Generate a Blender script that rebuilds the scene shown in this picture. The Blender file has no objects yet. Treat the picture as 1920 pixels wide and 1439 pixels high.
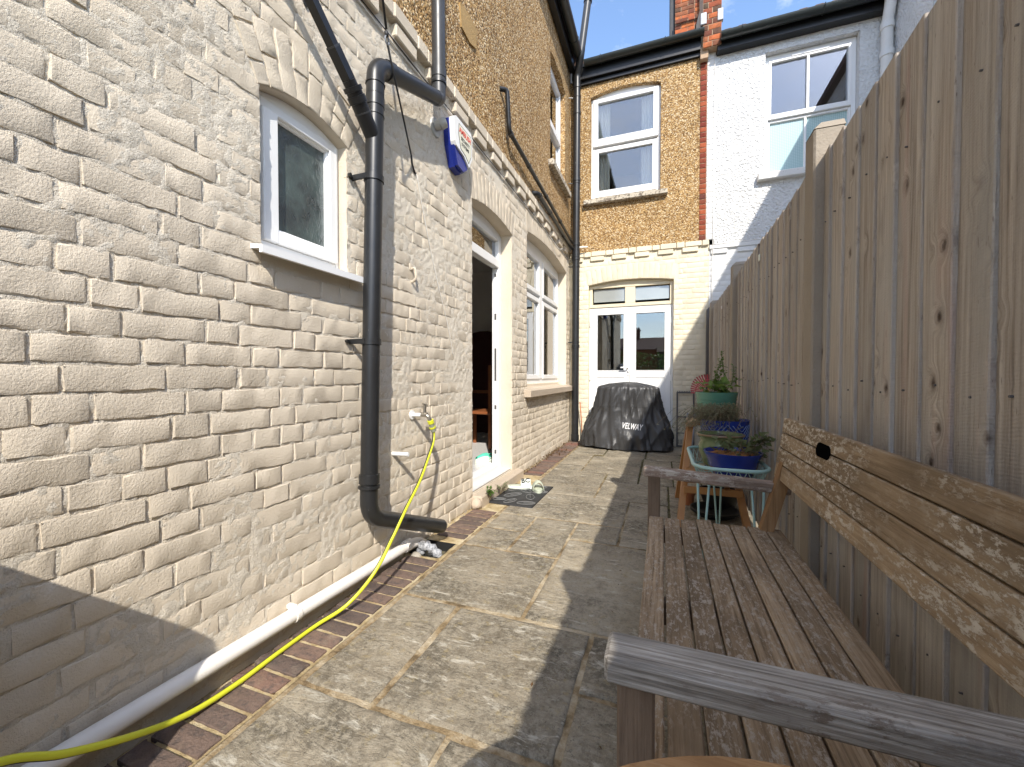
import bpy, bmesh, math, random
import numpy as np
from mathutils import Vector, Matrix, Euler
from mathutils.bvhtree import BVHTree

R = random.Random(7)
SC = bpy.context.scene
COL = SC.collection
rad = math.radians

# ------------------------------------------------------------------ camera, sky, sun, exposure
CAMZ = 1.03
cd = bpy.data.cameras.new('camera')
cam = bpy.data.objects.new('camera', cd); COL.objects.link(cam)
cam.location = (0, 0, CAMZ)
cam.rotation_euler = (rad(90 - 1.09), 0, rad(20.375))
cd.sensor_width = 36; cd.lens = 762 / 1920 * 36
cd.clip_start = 0.02; cd.clip_end = 500
SC.camera = cam

SUN_DIR = Vector((-1, 2.0, -1.93)).normalized()          # the way the light travels
ld = bpy.data.lights.new('sun', 'SUN'); ld.energy = 2.45; ld.angle = rad(0.5); ld.color = (1.0, 0.935, 0.835)
sun = bpy.data.objects.new('sun', ld); COL.objects.link(sun)
sun.rotation_euler = SUN_DIR.to_track_quat('-Z', 'Y').to_euler()

CLOUD = (7.7, 1.3, 2.0)
world = bpy.data.worlds.new('World'); SC.world = world; world.use_nodes = True
wn = world.node_tree; wn.nodes.clear()
wo = wn.nodes.new('ShaderNodeOutputWorld'); wb = wn.nodes.new('ShaderNodeBackground')
sk = wn.nodes.new('ShaderNodeTexSky'); sk.sky_type = 'NISHITA'; sk.sun_disc = False
sk.sun_elevation = rad(40.8); sk.sun_rotation = math.atan2(1, -2.0); sk.air_density = 1.0; sk.dust_density = 0.5; sk.ozone_density = 2.5
wtc = wn.nodes.new('ShaderNodeTexCoord'); wmap = wn.nodes.new('ShaderNodeMapping'); wmap.inputs['Scale'].default_value = (1.0, 1.0, 2.2); wmap.inputs['Location'].default_value = CLOUD
wnz = wn.nodes.new('ShaderNodeTexNoise'); wnz.inputs['Scale'].default_value = 2.3; wnz.inputs['Detail'].default_value = 9; wnz.inputs['Roughness'].default_value = 0.62; wnz.inputs['Distortion'].default_value = 0.5
wrp = wn.nodes.new('ShaderNodeValToRGB'); wrp.color_ramp.elements[0].position = 0.47; wrp.color_ramp.elements[0].color = (0, 0, 0, 1)
wrp.color_ramp.elements[1].position = 0.74; wrp.color_ramp.elements[1].color = (0.75, 0.75, 0.75, 1)
wmx = wn.nodes.new('ShaderNodeMixRGB'); wmx.inputs[2].default_value = (6.6, 6.4, 6.2, 1)
L = wn.links.new
L(wtc.outputs['Generated'], wmap.inputs['Vector']); L(wmap.outputs[0], wnz.inputs['Vector']); L(wnz.outputs['Fac'], wrp.inputs[0])
L(wrp.outputs[0], wmx.inputs[0]); L(sk.outputs[0], wmx.inputs[1]); L(wmx.outputs[0], wb.inputs[0])
wb.inputs['Strength'].default_value = 0.15
L(wb.outputs[0], wo.inputs[0])

SC.view_settings.view_transform = 'Standard'; SC.view_settings.look = 'None'
SC.view_settings.exposure = 1.36; SC.view_settings.gamma = 1.0; SC.view_settings.use_curve_mapping = False
SC.cycles.max_bounces = 10; SC.cycles.diffuse_bounces = 8; SC.cycles.glossy_bounces = 4; SC.cycles.transparent_max_bounces = 12
SC.cycles.use_denoising = True

# ------------------------------------------------------------------ noise in numpy
def vnoise(x, y, seed=0):
    x = np.asarray(x, float); y = np.asarray(y, float)
    xi = np.floor(x).astype(np.int64); yi = np.floor(y).astype(np.int64)
    xf = x - xi; yf = y - yi
    def h(a, b):
        n = (a * 374761393 + b * 668265263 + seed * 1274126177) & 0xffffffff
        n = ((n ^ (n >> 13)) * 1274126177) & 0xffffffff
        return ((n ^ (n >> 16)) & 0xffff) / 65535.0
    u = xf * xf * (3 - 2 * xf); v = yf * yf * (3 - 2 * yf)
    return (h(xi, yi) * (1 - u) + h(xi + 1, yi) * u) * (1 - v) + (h(xi, yi + 1) * (1 - u) + h(xi + 1, yi + 1) * u) * v
def fnoise(x, y, seed=0, oct=3):
    s = 0; a = 0.5; t = 0
    for k in range(oct):
        s = s + a * vnoise(np.asarray(x) * 2 ** k, np.asarray(y) * 2 ** k, seed + k * 17); t += a; a *= 0.55
    return s / t

# ------------------------------------------------------------------ objects and tags
def tag(o, label=None, cat=None, group=None, kind=None):
    if label: o['label'] = label
    if cat: o['category'] = cat
    if group: o['group'] = group
    if kind: o['kind'] = kind
    return o
def empty(name, loc=(0, 0, 0), label=None, cat=None, group=None, kind=None, parent=None):
    o = bpy.data.objects.new(name, None); COL.objects.link(o)
    o.empty_display_size = 0.1
    if parent is not None:
        o.parent = parent; o.location = Vector(loc) - wloc(parent)
    else:
        o.location = loc
    return tag(o, label, cat, group, kind)
def wloc(o):
    v = Vector((0, 0, 0))
    while o is not None:
        v += o.location; o = o.parent
    return v
def ident(u, v, w): return (u, v, w)
def Tside(u, v, w): return (-1.40 + w, u, v)        # wing wall along the alley; w points out into the alley
YB = 6.40
def Trear(u, v, w): return (u, YB - w, v)           # the wall across the end
def Tside2(u, v, w): return (2.62 - w, -u, v)       # neighbour's wing, u = -y

class MB:
    def __init__(s, T=ident):
        s.T = T; s.v = []; s.f = []; s.mi = []
    def add(s, verts, faces, mi=0):
        b = len(s.v)
        s.v.extend(s.T(*p) for p in verts)
        for f in faces:
            s.f.append(tuple(i + b for i in f)); s.mi.append(mi)
    def convex(s, verts, faces, mi=0):
        V = np.array(verts, float); c = V.mean(0); out = []
        for f in faces:
            p = V[list(f)]
            n = np.cross(p[1] - p[0], p[2] - p[0])
            if np.dot(n, p.mean(0) - c) < 0: f = tuple(reversed(f))
            out.append(tuple(f))
        s.add(verts, out, mi)
    def box(s, a0, a1, b0, b1, c0, c1, ch=0.0, mi=0, M=None):
        hx, hy, hz = (a1 - a0) / 2, (b1 - b0) / 2, (c1 - c0) / 2
        cx, cy, cz = (a1 + a0) / 2, (b1 + b0) / 2, (c1 + c0) / 2
        if ch <= 0:
            vs = [(cx + i * hx, cy + j * hy, cz + k * hz) for i in (-1, 1) for j in (-1, 1) for k in (-1, 1)]
            fs = [(0, 1, 3, 2), (4, 5, 7, 6), (0, 1, 5, 4), (2, 3, 7, 6), (0, 2, 6, 4), (1, 3, 7, 5)]
        else:
            ch = min(ch, hx * .8, hy * .8, hz * .8)
            vs = []; idx = {}
            for i in (-1, 1):
                for j in (-1, 1):
                    for k in (-1, 1):
                        idx[i, j, k] = len(vs)
                        vs += [(cx + i * hx, cy + j * (hy - ch), cz + k * (hz - ch)), (cx + i * (hx - ch), cy + j * hy, cz + k * (hz - ch)), (cx + i * (hx - ch), cy + j * (hy - ch), cz + k * hz)]
            fs = []
            for i in (-1, 1):
                fs.append([idx[i, j, k] for j, k in ((-1, -1), (-1, 1), (1, 1), (1, -1))])
                fs.append([idx[j, i, k] + 1 for j, k in ((-1, -1), (-1, 1), (1, 1), (1, -1))])
                fs.append([idx[j, k, i] + 2 for j, k in ((-1, -1), (-1, 1), (1, 1), (1, -1))])
            for i in (-1, 1):
                for j in (-1, 1):
                    fs.append([idx[i, j, -1], idx[i, j, 1], idx[i, j, 1] + 1, idx[i, j, -1] + 1])
                    fs.append([idx[i, -1, j], idx[i, 1, j], idx[i, 1, j] + 2, idx[i, -1, j] + 2])
                    fs.append([idx[-1, i, j] + 1, idx[1, i, j] + 1, idx[1, i, j] + 2, idx[-1, i, j] + 2])
                    for k in (-1, 1): fs.append([idx[i, j, k], idx[i, j, k] + 1, idx[i, j, k] + 2])
            fs = [tuple(f) for f in fs]
        if M is not None: vs = [tuple(M @ Vector(p)) for p in vs]
        s.convex(vs, fs, mi)
        return s
    def prism(s, poly, w0, w1, mi=0):
        """poly in (u, v); extruded along the third axis."""
        n = len(poly)
        a = sum(poly[i][0] * poly[(i + 1) % n][1] - poly[(i + 1) % n][0] * poly[i][1] for i in range(n))
        if a < 0: poly = poly[::-1]
        vs = [(p[0], p[1], w0) for p in poly] + [(p[0], p[1], w1) for p in poly]
        fs = [tuple(range(n - 1, -1, -1)), tuple(range(n, 2 * n))] + [(i, (i + 1) % n, n + (i + 1) % n, n + i) for i in range(n)]
        s.add(vs, fs, mi); return s
    def tube(s, pts, r, n=10, caps=True, mi=0, stripe=None, tw=0.0):
        P = [Vector(p) for p in pts]; m = len(P)
        rr = r if isinstance(r, (list, tuple)) else [r] * m
        t0 = (P[1] - P[0]).normalized()
        up = Vector((0, 0, 1)) if abs(t0.z) < 0.9 else Vector((1, 0, 0))
        nrm = (up - t0 * up.dot(t0)).normalized()
        vs = []
        for i in range(m):
            t = ((P[min(i + 1, m - 1)] - P[i]).normalized() + (P[i] - P[max(i - 1, 0)]).normalized())
            t = t.normalized() if t.length > 1e-9 else t0
            nrm = (nrm - t * nrm.dot(t)); nrm = nrm.normalized() if nrm.length > 1e-9 else t.orthogonal().normalized()
            b = t.cross(nrm)
            k = 1.0
            if 0 < i < m - 1:
                c = (P[i + 1] - P[i]).normalized().dot((P[i] - P[i - 1]).normalized())
                k = 1 / math.sqrt(max(0.3, (1 + c) / 2))
            for j in range(n):
                a = 2 * math.pi * j / n + tw * i
                vs.append(tuple(P[i] + (nrm * math.cos(a) + b * math.sin(a)) * rr[i] * (1 if k < 1.02 else 1)))
        b0 = len(s.v)
        s.v.extend(s.T(*p) for p in vs)
        for i in range(m - 1):
            for j in range(n):
                s.f.append((b0 + i * n + j, b0 + i * n + (j + 1) % n, b0 + (i + 1) * n + (j + 1) % n, b0 + (i + 1) * n + j))
                s.mi.append(stripe[1] if stripe and j in stripe[0] else mi)
        if caps:
            s.f.append(tuple(b0 + j for j in range(n - 1, -1, -1))); s.mi.append(mi)
            s.f.append(tuple(b0 + (m - 1) * n + j for j in range(n))); s.mi.append(mi)
        return s
    def lathe(s, prof, c=(0, 0, 0), n=24, mi=0, sq=1.0):
        vs = []; m = len(prof)
        for r, z in prof:
            for j in range(n):
                a = 2 * math.pi * j / n
                vs.append((c[0] + r * math.cos(a), c[1] + r * math.sin(a) * sq, c[2] + z))
        fs = [(i * n + j, i * n + (j + 1) % n, (i + 1) * n + (j + 1) % n, (i + 1) * n + j) for i in range(m - 1) for j in range(n)]
        fs += [tuple(range(n - 1, -1, -1)), tuple((m - 1) * n + j for j in range(n))]
        s.add(vs, fs, mi); return s
    def grid(s, A):
        """A: (n, m, 3) array of points."""
        n, m = A.shape[:2]
        b = len(s.v)
        s.v.extend(s.T(*p) for p in A.reshape(-1, 3).tolist())
        for i in range(n - 1):
            for j in range(m - 1):
                s.f.append((b + i * m + j, b + (i + 1) * m + j, b + (i + 1) * m + j + 1, b + i * m + j + 1)); s.mi.append(0)
        return s
    def build(s, name, mats, parent=None, smooth=False, angle=None, loc=None, **tags):
        me = bpy.data.meshes.new(name)
        o = bpy.data.objects.new(name, me); COL.objects.link(o)
        V = np.array(s.v, float)
        off = np.zeros(3)
        if parent is not None:
            o.parent = parent; off = np.array(wloc(parent))
        if loc is not None:
            o.location = Vector(loc) - Vector(off); off = np.array(loc, float)
        V = V - off
        me.from_pydata(V.tolist(), [], s.f)
        if not isinstance(mats, (list, tuple)): mats = [mats]
        for m in mats: me.materials.append(m)
        if len(mats) > 1: me.polygons.foreach_set('material_index', s.mi)
        if smooth:
            me.polygons.foreach_set('use_smooth', [True] * len(me.polygons))
            if angle is not None:
                try: me.set_sharp_from_angle(angle=rad(angle))
                except Exception: pass
        me.update()
        tag(o, tags.get('label'), tags.get('cat'), tags.get('group'), tags.get('kind'))
        return o

def rounded(pts, rr, seg=5):
    """polyline with rounded corners"""
    P = [Vector(p) for p in pts]; out = [P[0]]
    for i in range(1, len(P) - 1):
        a = P[i - 1] - P[i]; b = P[i + 1] - P[i]
        r = min(rr, a.length * .48, b.length * .48)
        p0 = P[i] + a.normalized() * r; p1 = P[i] + b.normalized() * r
        for k in range(seg + 1):
            t = k / seg
            out.append(p0 * (1 - t) ** 2 + P[i] * 2 * t * (1 - t) + p1 * t * t)
    out.append(P[-1]); return out
def spline(pts, n=8):
    P = [Vector(p) for p in pts]; out = []
    for i in range(len(P) - 1):
        p0 = P[max(i - 1, 0)]; p1 = P[i]; p2 = P[i + 1]; p3 = P[min(i + 2, len(P) - 1)]
        for k in range(n):
            t = k / n
            out.append(0.5 * ((2 * p1) + (p2 - p0) * t + (2 * p0 - 5 * p1 + 4 * p2 - p3) * t * t + (3 * p1 - p0 - 3 * p2 + p3) * t ** 3))
    out.append(P[-1]); return out

# ------------------------------------------------------------------ materials
class NT:
    def __init__(s, name):
        s.m = bpy.data.materials.new(name); s.m.use_nodes = True
        s.t = s.m.node_tree; s.t.nodes.clear()
        s.out = s.t.nodes.new('ShaderNodeOutputMaterial')
        s.p = s.t.nodes.new('ShaderNodeBsdfPrincipled')
        s.t.links.new(s.p.outputs[0], s.out.inputs[0])
        g = s.t.nodes.new('ShaderNodeNewGeometry'); s.pos = g.outputs['Position']
        oi = s.t.nodes.new('ShaderNodeObjectInfo'); s.rnd = oi.outputs['Random']
    def lk(s, a, b): s.t.links.new(a, b)
    def setin(s, sock, v):
        if hasattr(v, 'links') or hasattr(v, 'is_linked'): s.lk(v, sock)
        else:
            if isinstance(v, tuple) and len(v) == 3 and len(sock.default_value) == 4: v = v + (1,)
            sock.default_value = v
    def map(s, scale=(1, 1, 1), off=None, rot=None, src=None):
        n = s.t.nodes.new('ShaderNodeMapping'); n.inputs['Scale'].default_value = scale
        if rot: n.inputs['Rotation'].default_value = rot
        s.lk(src or s.pos, n.inputs['Vector'])
        if off is not None:      # per-object shift
            c = s.t.nodes.new('ShaderNodeVectorMath'); c.operation = 'SCALE'; c.inputs[0].default_value = off; s.lk(s.rnd, c.inputs['Scale'])
            a = s.t.nodes.new('ShaderNodeVectorMath'); a.operation = 'ADD'; s.lk(n.outputs[0], a.inputs[0]); s.lk(c.outputs[0], a.inputs[1])
            return a.outputs[0]
        return n.outputs[0]
    def noise(s, vec=None, scale=5, detail=4, rough=0.55, dist=0.0):
        n = s.t.nodes.new('ShaderNodeTexNoise'); s.lk(vec or s.pos, n.inputs['Vector'])
        n.inputs['Scale'].default_value = scale; n.inputs['Detail'].default_value = detail; n.inputs['Roughness'].default_value = rough; n.inputs['Distortion'].default_value = dist
        return n.outputs['Fac']
    def voro(s, vec=None, scale=5, feature='F1', out='Distance', rand=1.0):
        n = s.t.nodes.new('ShaderNodeTexVoronoi'); n.feature = feature; s.lk(vec or s.pos, n.inputs['Vector']); n.inputs['Scale'].default_value = scale
        n.inputs['Randomness'].default_value = rand
        return n.outputs[out]
    def ramp(s, fac, stops, interp='LINEAR'):
        n = s.t.nodes.new('ShaderNodeValToRGB'); n.color_ramp.interpolation = interp
        e = n.color_ramp.elements
        while len(e) < len(stops): e.new(0.5)
        for i, (p, c) in enumerate(stops):
            e[i].position = p
            e[i].color = (c, c, c, 1) if isinstance(c, (int, float)) else tuple(c) + (1,)
        s.lk(fac, n.inputs[0]); return n.outputs[0]
    def mix(s, fac, a, b, mode='MIX'):
        n = s.t.nodes.new('ShaderNodeMixRGB'); n.blend_type = mode
        s.setin(n.inputs[0], fac); s.setin(n.inputs[1], a); s.setin(n.inputs[2], b); return n.outputs[0]
    def math(s, op, a, b=0.0, clamp=False):
        n = s.t.nodes.new('ShaderNodeMath'); n.operation = op; n.use_clamp = clamp
        s.setin(n.inputs[0], a); s.setin(n.inputs[1], b); return n.outputs[0]
    def hsv(s, col, h=0.5, sat=1.0, v=1.0):
        n = s.t.nodes.new('ShaderNodeHueSaturation'); s.setin(n.inputs['Hue'], h); s.setin(n.inputs['Saturation'], sat); s.setin(n.inputs['Value'], v); s.setin(n.inputs['Color'], col); return n.outputs[0]
    def var(s, col, lo=0.85, hi=1.15):
        v = s.math('ADD', s.math('MULTIPLY', s.rnd, hi - lo), lo)
        return s.hsv(col, v=v)
    def bump(s, h, strength=0.5, dist=0.01, nrm=None):
        n = s.t.nodes.new('ShaderNodeBump'); n.inputs['Strength'].default_value = strength; n.inputs['Distance'].default_value = dist
        s.lk(h, n.inputs['Height'])
        if nrm is not None: s.lk(nrm, n.inputs['Normal'])
        return n.outputs[0]
    def done(s, col=None, rough=0.6, nrm=None, metal=0.0, spec=None, **kw):
        if col is not None: s.setin(s.p.inputs['Base Color'], col)
        s.setin(s.p.inputs['Roughness'], rough); s.setin(s.p.inputs['Metallic'], metal)
        if nrm is not None: s.lk(nrm, s.p.inputs['Normal'])
        if spec is not None: s.p.inputs['Specular IOR Level'].default_value = spec
        for k, v in kw.items(): s.setin(s.p.inputs[k.replace('_', ' ')], v)
        return s.m

def m_paint_brick(name, base, lump=1.0, dirt=0.0):
    n = NT(name)
    big = n.noise(scale=3.0, detail=3)
    med = n.noise(scale=34, detail=3, rough=0.5)
    grit = n.noise(scale=150, detail=4, rough=0.7)
    fine = n.noise(scale=420, detail=2, rough=0.6)
    col = n.mix(n.ramp(big, [(0.3, 0.0), (0.7, 1.0)]), tuple(c * 0.94 for c in base), tuple(min(1, c * 1.05) for c in base))
    col = n.var(col, 0.94, 1.06)
    col = n.mix(n.math('MULTIPLY', n.ramp(n.noise(scale=38, detail=6, rough=.75), [(0.60, 0.0), (0.68, 1.0)]), 0.10 + dirt), col, tuple(c * 0.5 for c in base))
    b1 = n.bump(med, 0.18 * lump, 0.008)
    b2 = n.bump(grit, 0.75 * lump, 0.0050, b1)
    b3 = n.bump(fine, 0.45 * lump, 0.002, b2)
    return n.done(col, 0.75, b3, spec=0.25)

M = {}
M['brick_side'] = m_paint_brick('painted_brick_beige', (0.625, 0.545, 0.43), 1.0)
M['mortar_side'] = m_paint_brick('painted_mortar_beige', (0.735, 0.665, 0.55), 2.0)
M['brick_rear'] = m_paint_brick('painted_brick_cream', (0.70, 0.63, 0.48), 0.5)
M['mortar_rear'] = m_paint_brick('painted_mortar_cream', (0.71, 0.645, 0.50), 0.6)
M['brick_white'] = m_paint_brick('painted_brick_white', (0.73, 0.735, 0.73), 0.5)
def m_roughcast():
    n = NT('pebble_dash_gold')
    warp = n.noise(scale=60, detail=2)
    vec = n.map((1, 1, 1))
    va = n.voro(vec, 72, out='Color'); vd = n.voro(vec, 72)
    sep = n.t.nodes.new('ShaderNodeSeparateColor'); n.lk(va, sep.inputs[0])
    col = n.ramp(sep.outputs[0], [(0.0, (0.11, 0.06, 0.022)), (0.22, (0.30, 0.17, 0.065)), (0.5, (0.44, 0.275, 0.11)), (0.72, (0.58, 0.40, 0.19)), (0.86, (0.74, 0.61, 0.41)), (1.0, (0.24, 0.13, 0.055))])
    col = n.mix(n.ramp(vd, [(0.5, 0.0), (0.85, 0.75)]), col, (0.20, 0.125, 0.055))
    dk = n.ramp(n.noise(scale=1.6, detail=5, rough=.65), [(0.3, 0.82), (0.7, 1.08)])
    col = n.mix(1.0, col, dk, 'MULTIPLY')
    inv = n.math('SUBTRACT', 1.0, vd)
    h = n.math('ADD', inv, n.math('MULTIPLY', sep.outputs[1], 0.5))
    b = n.bump(h, 0.85, 0.008)
    b = n.bump(n.noise(scale=28, detail=4), 0.5, 0.012, b)
    return n.done(col, 0.8, b, spec=0.25)
M['pebble'] = m_roughcast()
def m_whitecast():
    n = NT('white_roughcast')
    nz = n.noise(scale=55, detail=5, rough=.7); nz2 = n.voro(scale=38, feature='SMOOTH_F1')
    col = n.mix(n.ramp(n.noise(scale=2, detail=4), [(0.3, 0.0), (0.7, 1.0)]), (0.69, 0.695, 0.69), (0.75, 0.755, 0.75))
    b = n.bump(nz2, 1.0, 0.022); b = n.bump(nz, 1.0, 0.012, b)
    return n.done(col, 0.7, b, spec=0.3)
M['whitecast'] = m_whitecast()
def m_plain(name, col, rough=0.5, bump=0.0, bscale=80, vary=0.06, metal=0.0, spec=None, speck=None):
    n = NT(name)
    f = n.noise(scale=6, detail=5, rough=.6)
    c = n.mix(f, tuple(x * (1 - vary) for x in col), tuple(min(1, x * (1 + vary)) for x in col))
    if speck: c = n.mix(n.ramp(n.noise(scale=speck[0], detail=4, rough=.7), [(speck[1], 0.0), (speck[1] + .06, 1.0)]), c, speck[2])
    r = n.math('ADD', n.math('MULTIPLY', n.noise(scale=20, detail=4), 0.2), rough - 0.1)
    b = n.bump(n.noise(scale=bscale, detail=4), bump, 0.004) if bump else None
    return n.done(c, r, b, metal, spec)
M['upvc'] = m_plain('white_upvc', (0.80, 0.80, 0.79), 0.35, vary=0.02)
M['cream_paint'] = m_plain('cream_gloss_paint', (0.70, 0.62, 0.45), 0.45, 0.25, 40)
M['black_pipe'] = m_plain('dark_grey_plastic', (0.016, 0.0165, 0.0175), 0.36, vary=0.3, speck=(110, .69, (0.28, 0.28, 0.27)))
M['grey_pipe'] = m_plain('weathered_grey_plastic', (0.040, 0.041, 0.043), 0.38, vary=0.25)
M['black_iron'] = m_plain('black_paint', (0.008, 0.008, 0.0085), 0.36, 0.2, 30, vary=0.3)
M['gutter_grey'] = m_plain('dark_grey_gutter', (0.022, 0.027, 0.026), 0.32, vary=0.2)
M['white_pvc'] = m_plain('white_plastic', (0.78, 0.75, 0.70), 0.4, 0.1, 40, vary=0.05)
M['pvc_grey'] = m_plain('grey_plastic', (0.42, 0.42, 0.40), 0.45)
M['interior'] = m_plain('interior_plaster', (0.78, 0.75, 0.70), 0.9)
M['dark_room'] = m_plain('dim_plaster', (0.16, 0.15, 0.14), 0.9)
M['tile_floor'] = m_plain('pale_floor_tile', (0.62, 0.61, 0.59), 0.3)
M['stone_sill'] = m_plain('buff_stone', (0.46, 0.38, 0.29), 0.85, 0.7, 70, vary=0.12, speck=(60, .62, (0.25, 0.21, 0.16)))
M['white_sill'] = m_plain('white_painted_sill', (0.72, 0.71, 0.68), 0.7, 0.5, 60, speck=(40, .62, (0.35, 0.33, 0.3)))
M['grey_sill'] = m_plain('weathered_sill', (0.50, 0.45, 0.36), 0.85, 0.6, 60, vary=.15, speck=(28, .5, (0.16, 0.13, 0.1)))
M['concrete'] = m_plain('fence_concrete', (0.30, 0.255, 0.20), 0.9, 0.9, 90, vary=0.15, speck=(150, .66, (0.12, 0.1, 0.085)))
M['dirt'] = m_plain('soil_and_grit', (0.10, 0.075, 0.05), 0.95, 1.0, 60, vary=0.4, speck=(120, .6, (0.25, 0.2, 0.13)))
M['ground'] = m_plain('garden_ground', (0.12, 0.11, 0.07), 0.95, 1.0, 20, vary=0.3)
M['lead'] = m_plain('grey_lead', (0.42, 0.43, 0.44), 0.55, 0.5, 40, vary=.2)
M['roof_tile'] = m_plain('brown_roof_tile', (0.13, 0.075, 0.055), 0.85, 0.5, 60, vary=0.3)
M['orange_wood'] = m_plain('varnished_wood', (0.42, 0.20, 0.065), 0.45, 0.2, 60, vary=.2)
M['blue_glaze'] = m_plain('blue_glaze', (0.012, 0.028, 0.20), 0.16, vary=.3)
M['blue_glaze2'] = m_plain('chevron_blue_glaze', (0.014, 0.035, 0.22), 0.22, vary=.4)
M['blue_light'] = m_plain('pale_worn_glaze', (0.18, 0.24, 0.42), 0.3, vary=.3)
M['green_glaze'] = m_plain('sea_green_glaze', (0.10, 0.25, 0.18), 0.22, vary=.35)
M['olive_glaze'] = m_plain('olive_glaze', (0.14, 0.18, 0.08), 0.2, vary=.4)
M['terracotta'] = m_plain('terracotta', (0.42, 0.15, 0.06), 0.85, 0.3, 60, vary=.15)
M['potting'] = m_plain('potting_compost', (0.05, 0.032, 0.02), 0.95, 1.0, 90, vary=.5)
M['bark'] = m_plain('orange_brown_mulch', (0.30, 0.13, 0.035), 0.95, 1.0, 80, vary=.6, speck=(70, .56, (0.09, 0.05, 0.02)))
M['mint'] = m_plain('mint_painted_wire', (0.33, 0.50, 0.46), 0.4)
M['grey_metal'] = m_plain('grey_painted_metal', (0.20, 0.215, 0.24), 0.45)
M['dark_metal'] = m_plain('dull_dark_metal', (0.09, 0.085, 0.085), 0.6, vary=.2)
M['red_plastic'] = m_plain('faded_red_plastic', (0.50, 0.07, 0.085), 0.5)
M['brass'] = m_plain('tarnished_brass', (0.45, 0.42, 0.36), 0.35, metal=0.9, vary=.15)
M['hose'] = m_plain('yellow_green_hose', (0.60, 0.62, 0.03), 0.38, vary=.05)
M['black_rubber'] = m_plain('black_rubber', (0.016, 0.016, 0.017), 0.55)
M['connector'] = m_plain('grey_green_plastic', (0.25, 0.26, 0.20), 0.4)
M['mat'] = m_plain('charcoal_rubber_mat', (0.022, 0.023, 0.025), 0.6, 0.6, 160, vary=.2, speck=(120, .74, (0.3, 0.3, 0.28)))
M['mat_line'] = m_plain('grey_mat_line', (0.20, 0.20, 0.19), 0.6)
M['shoe_white'] = m_plain('white_foam', (0.72, 0.76, 0.68), 0.6, vary=.03)
M['shoe_pale'] = m_plain('pale_sage_foam', (0.50, 0.54, 0.43), 0.6, vary=.03)
M['mint_foam'] = m_plain('mint_green_foam', (0.10, 0.60, 0.42), 0.5)
M['red_wood'] = m_plain('red_brown_wood', (0.25, 0.085, 0.03), 0.4, vary=.2)
M['dark_wood'] = m_plain('dark_mahogany', (0.05, 0.012, 0.01), 0.4, vary=.2)
M['curtain'] = m_plain('cream_curtain_cloth', (0.82, 0.79, 0.70), 0.9)
M['alarm_blue'] = m_plain('royal_blue_plastic', (0.012, 0.025, 0.22), 0.3)
M['alarm_white'] = m_plain('glossy_white_plastic', (0.82, 0.82, 0.80), 0.3, vary=.02)
M['alarm_cream'] = m_plain('cream_label', (0.74, 0.72, 0.58), 0.45, vary=.02)
M['red_ink'] = m_plain('red_ink', (0.62, 0.05, 0.03), 0.5)
M['black_ink'] = m_plain('black_ink', (0.012, 0.012, 0.012), 0.5)
M['white_ink'] = m_plain('white_print', (0.75, 0.75, 0.75), 0.5)
M['stem_green'] = m_plain('green_stem', (0.09, 0.14, 0.035), 0.6)
M['dry_stem'] = m_plain('dry_stem', (0.17, 0.13, 0.075), 0.8, vary=.3)
M['twig'] = m_plain('bare_twig', (0.06, 0.045, 0.035), 0.9)
M['moss'] = m_plain('moss_green', (0.06, 0.075, 0.02), 0.95, 1.0, 90, vary=.4)
M['stone_grey'] = m_plain('rubble_stone', (0.33, 0.30, 0.25), 0.9, 0.8, 60, vary=.2)
M['sealant'] = m_plain('white_sealant', (0.80, 0.79, 0.76), 0.5)
def m_leaf(name, col, col2):
    n = NT(name)
    oi = n.noise(scale=55, detail=2)
    c = n.mix(oi, col, col2)
    m = n.done(c, 0.5, spec=0.3)
    tr = n.t.nodes.new('ShaderNodeBsdfTranslucent'); n.setin(tr.inputs[0], tuple(x * 1.3 for x in col2))
    mx = n.t.nodes.new('ShaderNodeMixShader'); mx.inputs[0].default_value = 0.3
    n.lk(n.p.outputs[0], mx.inputs[1]); n.lk(tr.outputs[0], mx.inputs[2]); n.lk(mx.outputs[0], n.out.inputs[0])
    return m
M['leaf'] = m_leaf('fresh_leaf', (0.055, 0.12, 0.02), (0.11, 0.19, 0.04))
M['leaf_lime'] = m_leaf('lime_leaf', (0.11, 0.19, 0.03), (0.18, 0.27, 0.06))
M['leaf_dry'] = m_leaf('grey_green_leaf', (0.15, 0.17, 0.085), (0.25, 0.25, 0.15))
M['leaf_dull'] = m_leaf('dull_green_leaf', (0.07, 0.10, 0.035), (0.13, 0.15, 0.06))
M['leaf_dead'] = m_leaf('dead_leaf', (0.07, 0.035, 0.012), (0.14, 0.075, 0.03))

def m_glass(name, refl=0.16, tint=(0.80, 0.84, 0.83), rough=0.0, bump=None, opaque=None):
    n = NT(name)
    tr = n.t.nodes.new('ShaderNodeBsdfTransparent'); tr.inputs[0].default_value = tint + (1,)
    gl = n.t.nodes.new('ShaderNodeBsdfGlossy'); gl.inputs['Roughness'].default_value = rough; gl.inputs[0].default_value = (0.95, 0.97, 1, 1)
    fr = n.t.nodes.new('ShaderNodeFresnel'); fr.inputs[0].default_value = 1.5
    f = n.math('ADD', n.math('MULTIPLY', fr.outputs[0], 1.6), refl - 0.06, True)
    body = tr.outputs[0]
    if opaque is not None:
        df = n.t.nodes.new('ShaderNodeBsdfDiffuse'); n.setin(df.inputs[0], opaque(n))
        body = df.outputs[0]
    mx = n.t.nodes.new('ShaderNodeMixShader'); n.lk(f, mx.inputs[0]); n.lk(body, mx.inputs[1]); n.lk(gl.outputs[0], mx.inputs[2])
    if bump: n.lk(bump(n), gl.inputs['Normal'])
    n.lk(mx.outputs[0], n.out.inputs[0]); return n.m
M['glass'] = m_glass('window_glass', 0.14)
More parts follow.
